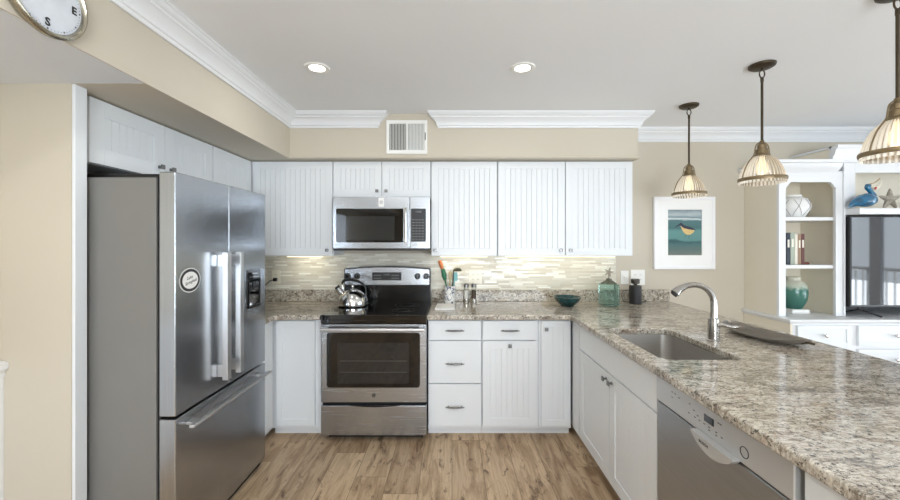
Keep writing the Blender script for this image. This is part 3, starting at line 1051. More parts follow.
def rib_glass():
    m, n, b = newmat('ribbed_pressed_glass')
    n.nodes.remove(b)
    out = n.nodes['Material Output']
    tc = n.nodes.new('ShaderNodeTexCoord'); sp = n.nodes.new('ShaderNodeSeparateXYZ'); n.links.new(tc.outputs['Object'], sp.inputs[0])
    def mth(op, a, b_=None):
        k = n.nodes.new('ShaderNodeMath'); k.operation = op
        for i, v in enumerate((a, b_)):
            if v is None: continue
            if isinstance(v, (int, float)): k.inputs[i].default_value = v
            else: n.links.new(v, k.inputs[i])
        return k.outputs[0]
    wv = mth('SINE', mth('MULTIPLY', mth('ARCTAN2', sp.outputs[1], sp.outputs[0]), 36.0))
    fac = mth('ADD', mth('MULTIPLY', wv, 0.2), 0.66)
    col = ramp(n, mth('ADD', mth('MULTIPLY', wv, 0.5), 0.5), [(0.1, (178, 170, 154)), (0.6, (242, 240, 234))])
    tr = n.nodes.new('ShaderNodeBsdfTransparent'); tr.inputs[0].default_value = lin((222, 216, 206))
    d = n.nodes.new('ShaderNodeBsdfTranslucent'); d2 = n.nodes.new('ShaderNodeBsdfDiffuse')
    n.links.new(col, d.inputs[0]); n.links.new(col, d2.inputs[0])
    a1 = n.nodes.new('ShaderNodeMixShader'); n.links.new(d.outputs[0], a1.inputs[1]); n.links.new(d2.outputs[0], a1.inputs[2])
    a2 = n.nodes.new('ShaderNodeMixShader'); n.links.new(fac, a2.inputs[0]); n.links.new(tr.outputs[0], a2.inputs[1]); n.links.new(a1.outputs[0], a2.inputs[2])
    gl = n.nodes.new('ShaderNodeBsdfGlossy'); gl.inputs['Roughness'].default_value = .12
    a3 = n.nodes.new('ShaderNodeMixShader'); a3.inputs[0].default_value = .08
    n.links.new(a2.outputs[0], a3.inputs[1]); n.links.new(gl.outputs[0], a3.inputs[2])
    n.links.new(a3.outputs[0], out.inputs[0])
    return m


M['ribglass'] = rib_glass()


def pendant(x, y, label):
    t = thing('pendant_lamp', label, 'pendant lamp', (x, y, 1.752), 'ribbed glass pendants over the peninsula')
    bm = BM(); lathe(bm, (x, y, CEIL), [(0, -.020), (.02, -.024), (.05, -.020), (.063, -.012), (.065, -.001), (0, -.001)], 32); obj('canopy', bm, 'bronze', t)
    bm = BM()
    lz = CEIL - .052
    tube(bm, [(x + .015 * math.cos(2 * PI * k / 16), y, lz + .022 * math.sin(2 * PI * k / 16)) for k in range(17)], .0035, 8)
    tube(bm, [(x, y, CEIL - .034), (x, y, CEIL - .02)], .006, 10)
    tube(bm, [(x, y, lz - .045), (x, y, lz - .02)], .008, 10)
    obj('loop', bm, 'bronze', t)
    obj('rod', tube(BM(), [(x, y, 1.985), (x, y, CEIL - .09)], .0065, 12), 'bronze', t)
    # socket and yoke
    bm = BM(); lathe(bm, (x, y, 0), [(0, 2.0), (.010, 2.0), (.012, 1.985), (.022, 1.975), (.022, 1.955), (.030, 1.95), (.031, 1.925), (.038, 1.918), (.038, 1.908), (0, 1.908)], 24); obj('socket', bm, 'bronze2', t)
    bm = BM()
    for s in (-1, 1):
        tube(bm, smooth_path([(x + s * .010, y, 1.992), (x + s * .034, y, 1.972), (x + s * .044, y, 1.925), (x + s * .056, y, 1.905), (x + s * .085, y, 1.865), (x + s * .106, y, 1.81), (x + s * .112, y, 1.775)], 5), .0032, 8)
    obj('yoke', bm, 'bronze2', t)
    # ribbed dome
    bm = BM()
    prof = [(.030, 1.914), (.044, 1.908), (.060, 1.892), (.076, 1.868), (.089, 1.84), (.098, 1.81), (.103, 1.785), (.104, 1.757)]
    seg = 144; rings = []
    for i, (r, z) in enumerate(prof):
        ring = []
        for k in range(seg):
            a = 2 * PI * k / seg
            amp = .0042 * min(1, i / 2)
            rr = r + amp * math.cos(a * 36)
            ring.append(bm.verts.new((x + rr * math.cos(a), y + rr * math.sin(a), z)))
        rings.append(ring)
    for a, b in zip(rings, rings[1:]):
        for k in range(seg):
            bm.faces.new((a[k], a[(k + 1) % seg], b[(k + 1) % seg], b[k]))
    obj('lamp_shade', bm, 'ribglass', t)
    bm = BM(); lathe(bm, (x, y, 0), [(.1075, 1.790), (.1115, 1.790), (.1135, 1.781), (.1115, 1.771), (.1075, 1.771), (.1075, 1.790)], 48); obj('rim_band', bm, 'bronze2', t)
    bm = BM(); lathe(bm, (x, y, 0), [(.0, 1.907), (.013, 1.907), (.014, 1.885), (.024, 1.865), (.029, 1.845), (.026, 1.823), (.014, 1.811), (0, 1.808)], 20); obj('bulb', bm, 'bulb', t)
    l = bpy.data.lights.new('pendant_glow', 'POINT'); l.energy = .7; l.shadow_soft_size = .03; l.color = (1, .9, .76)
    o = bpy.data.objects.new('pendant_glow', l); COL.objects.link(o); o.location = (x, y, 1.79)


pendant(1.737, 2.80, 'ribbed glass pendant lamp hanging in front of the framed bird picture')
pendant(1.757, 2.165, 'ribbed glass pendant lamp hanging left of the white bookcase')
pendant(1.785, 1.53, 'ribbed glass pendant lamp nearest the viewer, cut by the frame')

# ------------------------------------------------------------------ clock
cx, cy, cz = -1.2695, 1.187, 2.19
t = thing('wall_clock', 'round silver-rimmed clock with compass letters on left soffit', 'clock', (cx, cy, cz - .125))
def xl(prof, mat, name, par=None):
    bm = BM(); lathe(bm, (cx, cy, cz), prof, 64, 'x'); return obj(name, bm, mat, par or t)
xl([(0, .0), (.120, .0), (.125, .006), (.126, .018), (.121, .024), (.114, .026), (.110, .020), (.108, .012)], paint('antique_silver_rim', (168, 162, 146), .25, .1, metal=1.0), 'rim')
fc = xl([(0, .0125), (.109, .0125)], paint('clock_face', (210, 215, 222), .35, .05, scale=14), 'clock_face')
bm = BM()
def ctext(s, ang, r, size):
    a = math.radians(ang)
    text_bm(bm, s, size, basis(Vector((cx + .0135, cy + r * math.sin(a), cz + r * math.cos(a))), (0, 1, 0), (0, 0, 1)), .0002, 0, .0012)
for s, a in (('N', 0), ('E', 90), ('S', 180), ('W', 270)):
    ctext(s, a, .083, .034)
for k in range(60):
    a = 2 * PI * k / 60; r = .102; q = .0022 if k % 5 == 0 else .0009
    y_, z_ = cy + r * math.sin(a), cz + r * math.cos(a)
    box(bm, cx + .0128, cx + .0135, y_ - q, y_ + q, z_ - q, z_ + q)
obj('compass_letters', bm, 'ink', fc)
bm = BM()
tube(bm, [(cx + .016, cy, cz), (cx + .016, cy - .045, cz + .035)], .0022, 6); tube(bm, [(cx + .018, cy, cz), (cx + .018, cy + .02, cz + .07)], .0018, 6); tube(bm, [(cx + .012, cy, cz), (cx + .02, cy, cz)], .005, 12)
obj('clock_hands', bm, 'ink', fc)

# ------------------------------------------------------------------ wall plates
def plate(x, z, w, h, label, kind, mat='plate', y=BACK - .0085, n=1, group=None):
    t = thing('wall_plate', label, kind, (x, y, z - h / 2), group)
    pf = face_fn('-y', y)
    obj('cover', fbox(BM(), pf, x - w / 2, x + w / 2, z - h / 2, z + h / 2, 0, .005, .002), mat, t)
    for i in range(n):
        u = x + (i - (n - 1) / 2) * .046
        if kind == 'outlet':
            for dz in (-.02, .02):
                s_ = obj('socket', fbox(BM(), pf, u - .014, u + .014, z + dz - .013, z + dz + .013, .005, .0062, .001), mat, t)
                bm = BM(); fbox(bm, pf, u - .006, u - .004, z + dz - .003, z + dz + .007, .0062, .0066); fbox(bm, pf, u + .004, u + .006, z + dz - .003, z + dz + .007, .0062, .0066)
                obj('slot', bm, 'dark', s_)
        else:
            obj('toggle', fbox(BM(), pf, u - .005, u + .005, z - .012, z + .012, .005, .012, .001), 'plastic' if mat != 'dark' else mat, t)
    return t


plate(-1.56, 1.118, .075, .118, 'ivory outlet behind the plugged cord near the refrigerator', 'outlet')
plate(.208, 1.118, .115, .118, 'ivory double outlet on backsplash behind the pepper mill', 'outlet', n=2)
plate(1.535, 1.115, .07, .118, 'small white switch plate just right of the backsplash', 'switch', 'plastic', y=BACK - .0005)
plate(1.652, 1.115, .125, .135, 'wide white outlet plate behind the black canister', 'outlet', 'plastic', y=BACK - .0005, n=2)
# plugged black cord
bm = BM(); box(bm, -1.575, -1.545, 3.352, 3.3845, 1.083, 1.113, .005)
tube(bm, smooth_path([(-1.56, 3.36, 1.095), (-1.585, 3.33, 1.09), (-1.62, 3.31, 1.05), (-1.645, 3.30, .99), (-1.68, 3.30, .93), (-1.72, 3.28, .909)], 6), .004, 8)
o = obj('power_cord', bm, 'black'); tag(o, 'black power cord plugged into the outlet beside the refrigerator', 'cord')

# ------------------------------------------------------------------ things on the range and the back counter
# kettle
kx, ky, kz = -.805, 3.10, .9115
t = thing('kettle', 'polished steel whistling kettle on the black cooktop', 'kettle', (kx, ky, kz))
bm = BM(); lathe(bm, (kx, ky, kz), [(0, 0), (.108, 0), (.117, .006), (.119, .02), (.117, .045), (.108, .072), (.090, .098), (.064, .118), (.040, .127), (0, .129)], 48); obj('body', bm, 'chrome', t)
bm = BM(); lathe(bm, (kx, ky, kz), [(.040, .1275), (.042, .132), (.02, .138), (.006, .140), (.006, .148), (.014, .155), (.014, .164), (0, .169)], 28); obj('lid', bm, 'chrome', t)
bm = BM(); tube(bm, [(kx - .075, ky, kz + .085), (kx - .10, ky, kz + .115), (kx - .122, ky, kz + .145)], [.026, .021, .017], 16); sp = obj('spout', bm, 'chrome', t)
bm = BM(); tube(bm, [(kx - .119, ky, kz + .141), (kx - .130, ky, kz + .155)], .021, 14); obj('whistle', bm, 'black', sp)
bm = BM()
hp = smooth_path([(kx - .070, ky, kz + .118), (kx - .085, ky, kz + .16), (kx - .075, ky, kz + .200), (kx - .02, ky, kz + .213), (kx + .05, ky, kz + .195), (kx + .10, ky, kz + .155), (kx + .108, ky, kz + .085)], 5)
tube(bm, hp[:8], .005, 8); obj('handle_bracket', bm, 'chrome', t)
bm = BM(); tube(bm, hp[24:], [.006 + .004 * i / len(hp[24:]) for i in range(len(hp[24:]))], 8); obj('handle_bracket', bm, 'black', t)
bm = BM(); tube(bm, hp[7:25], [.008 + .006 * math.sin(PI * i / 17) for i in range(18)], 12); obj('handle', bm, 'black', t)

# utensil crock
ux, uy = -.02, 3.26
def crock_mat():
    m, n, b = newmat('blue_figured_ceramic')
    v = pos_vec(n)
    f = noise(n, v, 38, 3, 0.6, 1.0)
    n.links.new(ramp(n, f, [(0.50, (232, 231, 226)), (0.56, (120, 128, 150)), (0.62, (58, 66, 96))]), b.inputs['Base Color'])
    b.inputs['Roughness'].default_value = 0.2
    return m
t = thing('utensil_crock', 'white ceramic crock with blue pattern right of the range', 'crock', (ux, uy, CT1 + .001))
bm = BM(); lathe(bm, (ux, uy, CT1 + .001), [(0, 0), (.046, 0), (.049, .004), (.049, .145), (.051, .150), (.047, .150), (.044, .145), (.044, .012), (0, .012)], 36); obj('pot', bm, crock_mat(), t)
zc = CT1
def utensil(name, label, cat, parts, g='cooking tools in the crock'):
    tt = thing(name, label, cat, (ux, uy, zc + .02), g)
    for nm, bmm, mt in parts: obj(nm, bmm, mt, tt)
    return tt
M['orange'] = paint('orange_grip', (206, 120, 64), .45, .1); M['green'] = paint('green_silicone', (22, 108, 72), .35, .1)
M['aqua'] = paint('aqua_silicone', (120, 190, 190), .4, .05); M['olive'] = paint('dark_olive_nylon', (62, 66, 52), .35, .05)
M['wood'] = paint('pale_wood', (206, 186, 150), .55, .1)
utensil('spatula', 'green spatula with orange tip leaning left in the crock', 'spatula', [
    ('handle', tube(BM(), [(ux - .005, uy, zc + .02), (ux - .035, uy, zc + .18), (ux - .043, uy, zc + .22)], .007, 8), 'green'),
    ('grip', tube(BM(), [(ux - .038, uy, zc + .20), (ux - .046, uy, zc + .235), (ux - .057, uy, zc + .285), (ux - .06, uy, zc + .297)], [.014, .022, .018, .010], 12), 'green'),
    ('tip', tube(BM(), [(ux - .060, uy, zc + .285), (ux - .075, uy, zc + .33), (ux - .085, uy, zc + .358), (ux - .088, uy, zc + .366)], [.011, .017, .016, .008], 12), 'orange')])
bm = BM(); lathe(bm, (ux + .066, uy - .01, zc + .292), [(0, .012), (.012, .012), (.03, .004), (.038, -.012), (.04, -.016), (.037, -.016), (.028, -.002), (0, .004)], 24)
utensil('ladle', 'dark olive ladle standing in the crock', 'ladle', [('handle', tube(BM(), [(ux + .01, uy, zc + .02), (ux + .028, uy - .006, zc + .18), (ux + .034, uy - .01, zc + .285)], .006, 8), 'olive'), ('scoop', bm, 'olive')])
bm = BM(); prism(bm, rrect(ux + .030, ux + .068, zc + .19, zc + .262, .008, 3), lambda u, v, w: Vector((u, w, v)), uy + .012, uy + .02)
utensil('turner', 'light aqua turner standing in the crock behind the ladle', 'turner', [('handle', tube(BM(), [(ux + .008, uy + .016, zc + .02), (ux + .045, uy + .016, zc + .20)], .005, 8), 'aqua'), ('blade', bm, 'aqua')])
utensil('wooden_spoon', 'pale wooden spoon in the middle of the crock', 'spoon', [('handle', tube(BM(), [(ux, uy + .01, zc + .02), (ux + .003, uy + .025, zc + .20)], .006, 8), 'wood'), ('spoon_bowl', tube(BM(), [(ux + .003, uy + .025, zc + .195), (ux + .004, uy + .027, zc + .225), (ux + .004, uy + .028, zc + .262), (ux + .004, uy + .028, zc + .27)], [.008, .017, .016, .006], 12), 'wood')])

# white trivet
bm = BM(); prism(bm, [(-.132, 2.93), (.022, 2.93), (.022, 3.175), (-.122, 3.175)], lambda u, v, w: Vector((u, v, w)), CT1 + .001, CT1 + .012)
o = obj('spoon_rest_tray', bm, 'paper'); tag(o, 'flat white rectangular tray lying on granite beside the range', 'tray')

# mills
M['clear'] = clear_glass('clear_acrylic', (246, 247, 246), .08, .08, .06, (235, 235, 230))
def mill(x, y, fill, label):
    t = thing('spice_mill', label, 'mill', (x, y, CT1 + .001), 'salt and pepper mills')
    z = CT1 + .001
    bm = BM(); lathe(bm, (x, y, z), [(0, 0), (.021, 0), (.022, .003), (.022, .035), (.019, .038), (0, .038)], 24); obj('base', bm, 'nickel', t)
    bm = BM(); lathe(bm, (x, y, z), [(.0185, .0385), (.0185, .135)], 24); obj('jar', bm, 'clear', t)
    bm = BM(); lathe(bm, (x, y, z), [(0, .0385), (.0178, .0385), (.0178, .108), (0, .112)], 20); obj('spice', bm, fill, t)
    bm = BM(); lathe(bm, (x, y, z), [(0, .1355), (.021, .1355), (.022, .14), (.022, .158), (.016, .166), (0, .168)], 24); obj('cap', bm, 'pewter', t)
mill(.122, 3.28, paint('salt_grain', (232, 230, 224), .7, .1, scale=200), 'clear mill of white salt, left of the pair')
mill(.188, 3.27, paint('pepper_corn', (74, 58, 46), .7, .5, scale=200), 'clear mill of dark peppercorns, right of the pair')

# teal bowl
bxx, byy = .945, 3.13
t = thing('bowl', 'shallow teal glass bowl on the granite back counter', 'bowl', (bxx, byy, CT1 + .001))
bm = BM(); lathe(bm, (bxx, byy, CT1 + .001), [(0, 0), (.045, 0), (.05, .003), (.085, .03), (.092, .040), (.100, .048), (.112, .072), (.114, .076), (.109, .076), (.094, .05), (.08, .032), (.046, .010), (0, .008)], 48)
obj('dish', bm, 'teal_bowl', t)

# glass bottle with starfish stopper
gx, gy = 1.29, 3.14
t = thing('glass_bottle', 'square aqua glass bottle topped with a starfish', 'bottle', (gx, gy, CT1 + .001))
bm = BM()
def rsq(h, r, z): return [(x, y, z) for x, y in rrect(gx - h, gx + h, gy - h, gy + h, r, 5)]
zz = CT1 + .001
rings = [rsq(.060, .02, zz + .001), rsq(.066, .022, zz + .008), rsq(.067, .022, zz + .16), rsq(.063, .025, zz + .178), rsq(.052, .03, zz + .187), rsq(.03, .028, zz + .20), rsq(.02, .0195, zz + .206), rsq(.02, .0195, zz + .222)]
vr = [[bm.verts.new(p) for p in r] for r in rings]
for a, b in zip(vr, vr[1:]):
    for i in range(len(a)): bm.faces.new((a[i], a[(i + 1) % len(a)], b[(i + 1) % len(a)], b[i]))
bm.faces.new(vr[0])
obj('body', bm, clear_glass('aqua_bottle_glass', (224, 241, 237), .25, .03, .12, (150, 208, 200)), t)
M['sand'] = paint('sandy_starfish', (150, 142, 126), .8, .15, scale=60)
bm = BM()
def star_poly(c, R, r, rot=0):
    return [(c[0] + (R if k % 2 == 0 else r) * math.sin(rot + PI * k / 5), c[1] + (R if k % 2 == 0 else r) * math.cos(rot + PI * k / 5)) for k in range(10)]
prism(bm, star_poly((gx, zz + .275), .040, .013, .3), lambda u, v, w: Vector((u, w, v)), gy - .006, gy + .006)
tube(bm, [(gx, gy, zz + .215), (gx, gy, zz + .27)], .006, 8)
obj('starfish', bm, 'sand', t)
bm = BM(); lathe(bm, (gx, gy, zz), [(.064, .179), (.055, .190), (.034, .203), (.022, .21), (.022, .222), (.0, .224)], 24)
obj('shoulder_net', bm, clear_glass('netted_shoulder', (190, 190, 176), .3, .1, .65, (150, 148, 130)), t)

# black canister
sx, sy = 1.555, 3.24
t = thing('coffee_canister', 'matte black cylindrical canister with knob lid and cord', 'canister', (sx, sy, CT1 + .001))
bm = BM(); lathe(bm, (sx, sy, zz), [(0, 0), (.046, 0), (.049, .004), (.049, .148), (.045, .154), (0, .155)], 32); obj('body', bm, paint('matte_black', (30, 30, 32), .5, .1), t)
bm = BM(); lathe(bm, (sx, sy, zz), [(0, .1555), (.014, .1555), (.014, .166), (.030, .170), (.034, .176), (.034, .204), (.030, .210), (0, .212)], 28); obj('lid_knob', bm, paint('dark_brown_knob', (56, 52, 46), .45, .1), t)
bm = BM()
tube(bm, smooth_path([(sx - .046, sy, zz + .012), (sx - .085, sy + .03, zz + .02), (sx - .095, sy + .05, zz + .07), (sx - .06, sy + .07, zz + .10), (sx, sy + .08, zz + .10)], 6), .0028, 8)
tube(bm, smooth_path([(sx + .046, sy, zz + .01), (sx + .09, sy + .03, zz + .006), (sx + .11, sy + .04, zz + .02), (sx + .07, sy + .06, zz + .03)], 6), .0028, 8)
obj('cord', bm, 'black', t)

# pewter tray
t = thing('serving_tray', 'long grey pewter platter with upturned ends on the peninsula', 'tray', (1.70, 2.08, CT1 + .001))
bm = BM()
cxx, cyy, L, Wd = 1.70, 2.085, .24, .10
NU, NV = 24, 10
grid = []
for i in range(NU + 1):
    s = -1 + 2 * i / NU
    half = Wd * (max(0.0, 1 - abs(s) ** 2.6)) ** .6 + .012
    row = []
    for j in range(NV + 1):
        q = -1 + 2 * j / NV
        z = zz + .004 + .020 * abs(q) ** 4 + .026 * abs(s) ** 6
        row.append(bm.verts.new((cxx + half * q + .05 * (1 - s * s) * -.3 - .012 * s, cyy + L * s, z)))
    grid.append(row)
fs = []
for i in range(NU):
    for j in range(NV):
        fs.append(bm.faces.new((grid[i][j], grid[i + 1][j], grid[i + 1][j + 1], grid[i][j + 1])))
bmesh.ops.solidify(bm, geom=fs, thickness=.004)
obj('platter', bm, paint('pewter_grey', (172, 166, 158), .4, .08, metal=.55, scale=20), t)
bm = BM(); tube(bm, smooth_path([(1.700, 1.86, zz + .026), (1.715, 1.84, zz + .033), (1.73, 1.82, zz + .03)], 4), [.006] * 9, 8); obj('handle', bm, 'bronze', t)

# ------------------------------------------------------------------ framed picture
PX0, PX1, PZ0, PZ1 = 1.783, 2.322, 1.189, 1.828
t = thing('framed_picture', 'white framed print of a shorebird wading in teal water', 'picture', ((PX0 + PX1) / 2, BACK - .001, PZ0))
wf = face_fn('-y', BACK - .001)
bm = BM()
fbox(bm, wf, PX0, PX0 + .028, PZ0, PZ1, 0, .034, .003); fbox(bm, wf, PX1 - .028, PX1, PZ0, PZ1, 0, .034, .003)
fbox(bm, wf, PX0 + .027, PX1 - .027, PZ0, PZ0 + .028, 0, .034, .003); fbox(bm, wf, PX0 + .027, PX1 - .027, PZ1 - .028, PZ1, 0, .034, .003)
obj('frame', bm, paint('frame_white', (240, 240, 241), .4, .01), t)
AX0, AX1, AZ0, AZ1 = 1.905, 2.205, 1.312, 1.714
bm = BM()
fbox(bm, wf, PX0 + .027, AX0, PZ0 + .027, PZ1 - .027, .001, .030); fbox(bm, wf, AX1, PX1 - .027, PZ0 + .027, PZ1 - .027, .001, .030)
fbox(bm, wf, AX0, AX1, PZ0 + .027, AZ0, .001, .030); fbox(bm, wf, AX0, AX1, AZ1, PZ1 - .027, .001, .030)
obj('mat_board', bm, 'paper', t)
def art_mat():
    m, n, b = newmat('seascape_print')
    g = n.nodes.new('ShaderNodeNewGeometry'); s = n.nodes.new('ShaderNodeSeparateXYZ'); n.links.new(g.outputs['Position'], s.inputs[0])
    v = pos_vec(n, (3, 1, 14))
    f = noise(n, v, 1.6, 5, .6, .8)
    mr = n.nodes.new('ShaderNodeMapRange'); mr.inputs['From Min'].default_value = AZ0; mr.inputs['From Max'].default_value = AZ1
    n.links.new(s.outputs[2], mr.inputs['Value'])
    ad = n.nodes.new('ShaderNodeMath'); ad.operation = 'MULTIPLY_ADD'; ad.inputs[1].default_value = .16
    n.links.new(f, ad.inputs[0]); n.links.new(mr.outputs[0], ad.inputs[2])
    sub = n.nodes.new('ShaderNodeMath'); sub.operation = 'SUBTRACT'; sub.inputs[1].default_value = .08; n.links.new(ad.outputs[0], sub.inputs[0])
    c = ramp(n, sub.outputs[0], [(0.0, (110, 116, 108)), (.12, (86, 108, 104)), (.26, (64, 104, 104)), (.30, (40, 80, 84)), (.34, (86, 134, 130)), (.52, (92, 140, 136)), (.58, (62, 104, 104)), (.76, (78, 116, 118)), (.79, (206, 216, 216)), (.83, (112, 136, 142)), (.90, (176, 188, 192)), (1.0, (120, 136, 142))])
    n.links.new(c, b.inputs['Base Color']); b.inputs['Roughness'].default_value = .35
    return m
pr = obj('print', fbox(BM(), wf, AX0, AX1, AZ0, AZ1, .001, .024), art_mat(), t)
af = lambda u, v, w: wf(AX0 + (AX1 - AX0) * u, AZ0 + (AZ1 - AZ0) * v, w)
# shorebird painted flat on the print
bm = BM(); prism(bm, [(.42, .66), (.50, .62), (.62, .60), (.74, .585), (.80, .56), (.76, .50), (.66, .45), (.56, .45), (.47, .50), (.42, .57), (.38, .64)], af, .0242, .0248); obj('bird_belly', bm, paint('bird_buff', (212, 184, 120), .5, .15, scale=40), pr)
bm = BM(); prism(bm, [(.36, .70), (.40, .72), (.46, .67), (.54, .645), (.68, .62), (.80, .57), (.84, .545), (.74, .555), (.60, .57), (.50, .59), (.42, .62), (.37, .66), (.22, .61), (.21, .615)], af, .0249, .0254); obj('bird_back', bm, paint('bird_slate', (44, 46, 66), .5, .2, scale=40), pr)
bm = BM()
for a, b in (((.56, .46), (.50, .39)), ((.64, .46), (.62, .37))):
    p0, p1 = af(*a, .0245), af(*b, .0245); tube(bm, [p0, p1], .0012, 5)
obj('bird_leg', bm, 'ink', pr)

# ------------------------------------------------------------------ built-in bookcase / media unit
BX0, BXR = 2.59, 5.0
t = thing('media_cabinet', 'white built-in base cabinet with drawers beneath the television', 'cabinet', (3.8, 3.15, 0))
obj('side_panel', box(BM(), BX0 + .005, BX0 + .02, 2.93, BACK - .001, 0, .80), 'beige_in', t)
obj('body', box(BM(), BX0 + .0205, BXR, 2.932, BACK - .001, 0, .80), 'crown', t)
bm = BM(); sweep(bm, [(BX0 + .005, BACK - .001), (BX0 + .005, 2.93), (BXR, 2.93)], [(-.1, .801), (.006, .801), (.010, .812), (.020, .818), (.022, .834), (.014, .838), (-.1, .838)])
box(bm, BX0 + .09, BXR, 3.02, BACK - .001, .801, .838)
obj('top_molding', bm, 'crown', t)
bfm = face_fn('-y', 2.91)
for i, (u0, u1) in enumerate(((2.635, 3.04), (3.10, 3.66), (3.72, 4.28), (4.34, 4.90))):
    for (z0_, z1_) in ((.63, .79), (.44, .61), (.1, .42)):
        dd = door(t, '-y', 2.911, u0, u1, z0_, z1_, 'shaker', None, stile=.028, name='drawer')
        bm = BM(); c = bfm((u0 + u1) / 2, (z0_ + z1_) / 2 + .005, -.002)
        lathe(bm, tuple(c), [(0, -.028), (.012, -.026), (.015, -.02), (.010, -.013), (.005, -.01), (.006, 0)], 16, 'y'); obj('knob', bm, 'chrome', dd)

TX0, TX1 = 2.602, 3.108
t = thing('bookcase', 'white built-in bookcase tower with beige interior and two shelves', 'bookcase', (2.86, 3.2, .8385))
obj('side_panel', box(BM(), TX0, TX0 + .018, 3.062, BACK - .001, .8385, 1.99), 'beige_in', t)
obj('right_side', box(BM(), TX1 - .018, TX1, 3.062, BACK - .001, .8385, 1.99), 'beige_in', t)
obj('back_panel', box(BM(), TX0 + .0185, TX1 - .0185, BACK - .012, BACK - .001, .8385, 1.99), 'beige_in', t)
OX0, OX1, OZ = 2.656, 3.055, 1.905
bm = BM()
tf = face_fn('-y', 3.062)
prism(bm, [(TX0, .8385), (OX0, .8385), (OX0, OZ - .045), (OX0 + .012, OZ - .035), (OX0 + .030, OZ - .012), (OX0 + .045, OZ), (OX1 - .045, OZ), (OX1 - .030, OZ - .012), (OX1 - .012, OZ - .035), (OX1, OZ - .045), (OX1, .8385), (TX1, .8385), (TX1, 1.99), (TX0, 1.99)], lambda u, v, w: tf(u, v, w), 0, .022)
obj('face_frame', bm, 'crown', t)
for z in (1.215, 1.60):
    obj('shelf', box(BM(), TX0 + .019, TX1 - .019, 3.064, BACK - .013, z, z + .028, .002), 'crown', t)
obj('top_board', box(BM(), TX0 + .019, TX1 - .019, 3.064, BACK - .013, 1.97, 1.99), 'beige_in', t)
bm = BM(); sweep(bm, [(TX0, BACK - .001), (TX0, 3.04), (TX1 - .045, 3.04)], [(-.02, 1.98), (.008, 1.98), (.012, 1.992), (.03, 2.006), (.045, 2.03), (.05, 2.045), (.062, 2.05), (.065, 2.072), (-.02, 2.072)])
box(bm, TX0 + .02, TX1 - .045, 3.06, BACK - .001, 2.05, 2.072)
obj('crown_molding', bm, 'crown', t)

# centre section over the television
t = thing('media_hutch', 'taller white hutch with open niche around the television', 'hutch', (4.0, 3.2, .8385))
CX0 = 3.110
obj('side_panel', box(BM(), CX0, CX0 + .012, 3.03, BACK - .001, .8385, 2.06), 'crown', t)
obj('back_panel', box(BM(), CX0 + .0125, BXR, BACK - .014, BACK - .001, .8385, 1.66), paint('niche_grey', (120, 122, 126), .6), t)
obj('upper_back_panel', box(BM(), CX0 + .0125, BXR, BACK - .014, BACK - .001, 1.6605, 2.06), 'beige_in', t)
obj('ledge', box(BM(), CX0 + .0125, BXR, 2.925, BACK - .015, 1.642, 1.688, .004), 'crown', t)
obj('stile', box(BM(), CX0 + .0125, 3.215, 3.045, 3.065, 1.689, 2.06, .001), 'crown', t)
obj('header', box(BM(), 3.216, BXR, 3.045, 3.065, 1.98, 2.06, .001), 'crown', t)
bm = BM(); sweep(bm, [(3.0, 3.02), (BXR, 3.02)], [(-.02, 2.0735), (.004, 2.0735), (.01, 2.09), (.016, 2.105), (.028, 2.12), (.036, 2.15), (.05, 2.162), (.052, 2.186), (-.02, 2.186)])
box(bm, 3.018, BXR, 3.03, BACK - .001, 2.172, 2.186); box(bm, 3.0, 3.0175, 3.0205, BACK - .001, 2.168, 2.186)
box(bm, CX0, BXR, 3.03, BACK - .001, 2.061, 2.074)
obj('crown_molding', bm, 'crown', t)
bm = BM()
prism(bm, [(3.028, 2.074), (BACK - .001, 2.074), (BACK - .001, 2.165), (3.028, 2.165)], lambda u, v, w: Vector((w, u, v)), 3.003, 3.017)
obj('upper_side', bm, 'beige_in', t)

# television
t = thing('television', 'black flat-screen television standing on the white media cabinet', 'television', (3.75, 3.02, .839))
obj('housing', box(BM(), 3.13, 4.395, 3.005, 3.045, .915, 1.632, .006), 'black', t)
m, n, b = newmat('tv_screen'); b.inputs['Base Color'].default_value = lin((18, 22, 28)); b.inputs['Roughness'].default_value = .04; b.inputs['Specular IOR Level'].default_value = 1.0; b.inputs['Coat Weight'].default_value = 1.0
nf = noise(n, pos_vec(n), 3, 2); n.links.new(ramp(n, nf, [(0.3, (16, 20, 26)), (.7, (20, 24, 30))]), b.inputs['Base Color'])
obj('screen', box(BM(), 3.142, 4.383, 3.0035, 3.0048, .932, 1.622), m, t)
for s, xx in ((-1, 3.22), (1, 4.28)):
    bm = BM()
    tube(bm, [(xx, 3.025, .925), (xx, 3.02, .898)], .009, 8)
    tube(bm, [(xx - .05, 3.13, .8455), (xx, 3.02, .898), (xx + .11, 2.96, .8455)], .006, 8)
    obj('leg', bm, 'black', t)

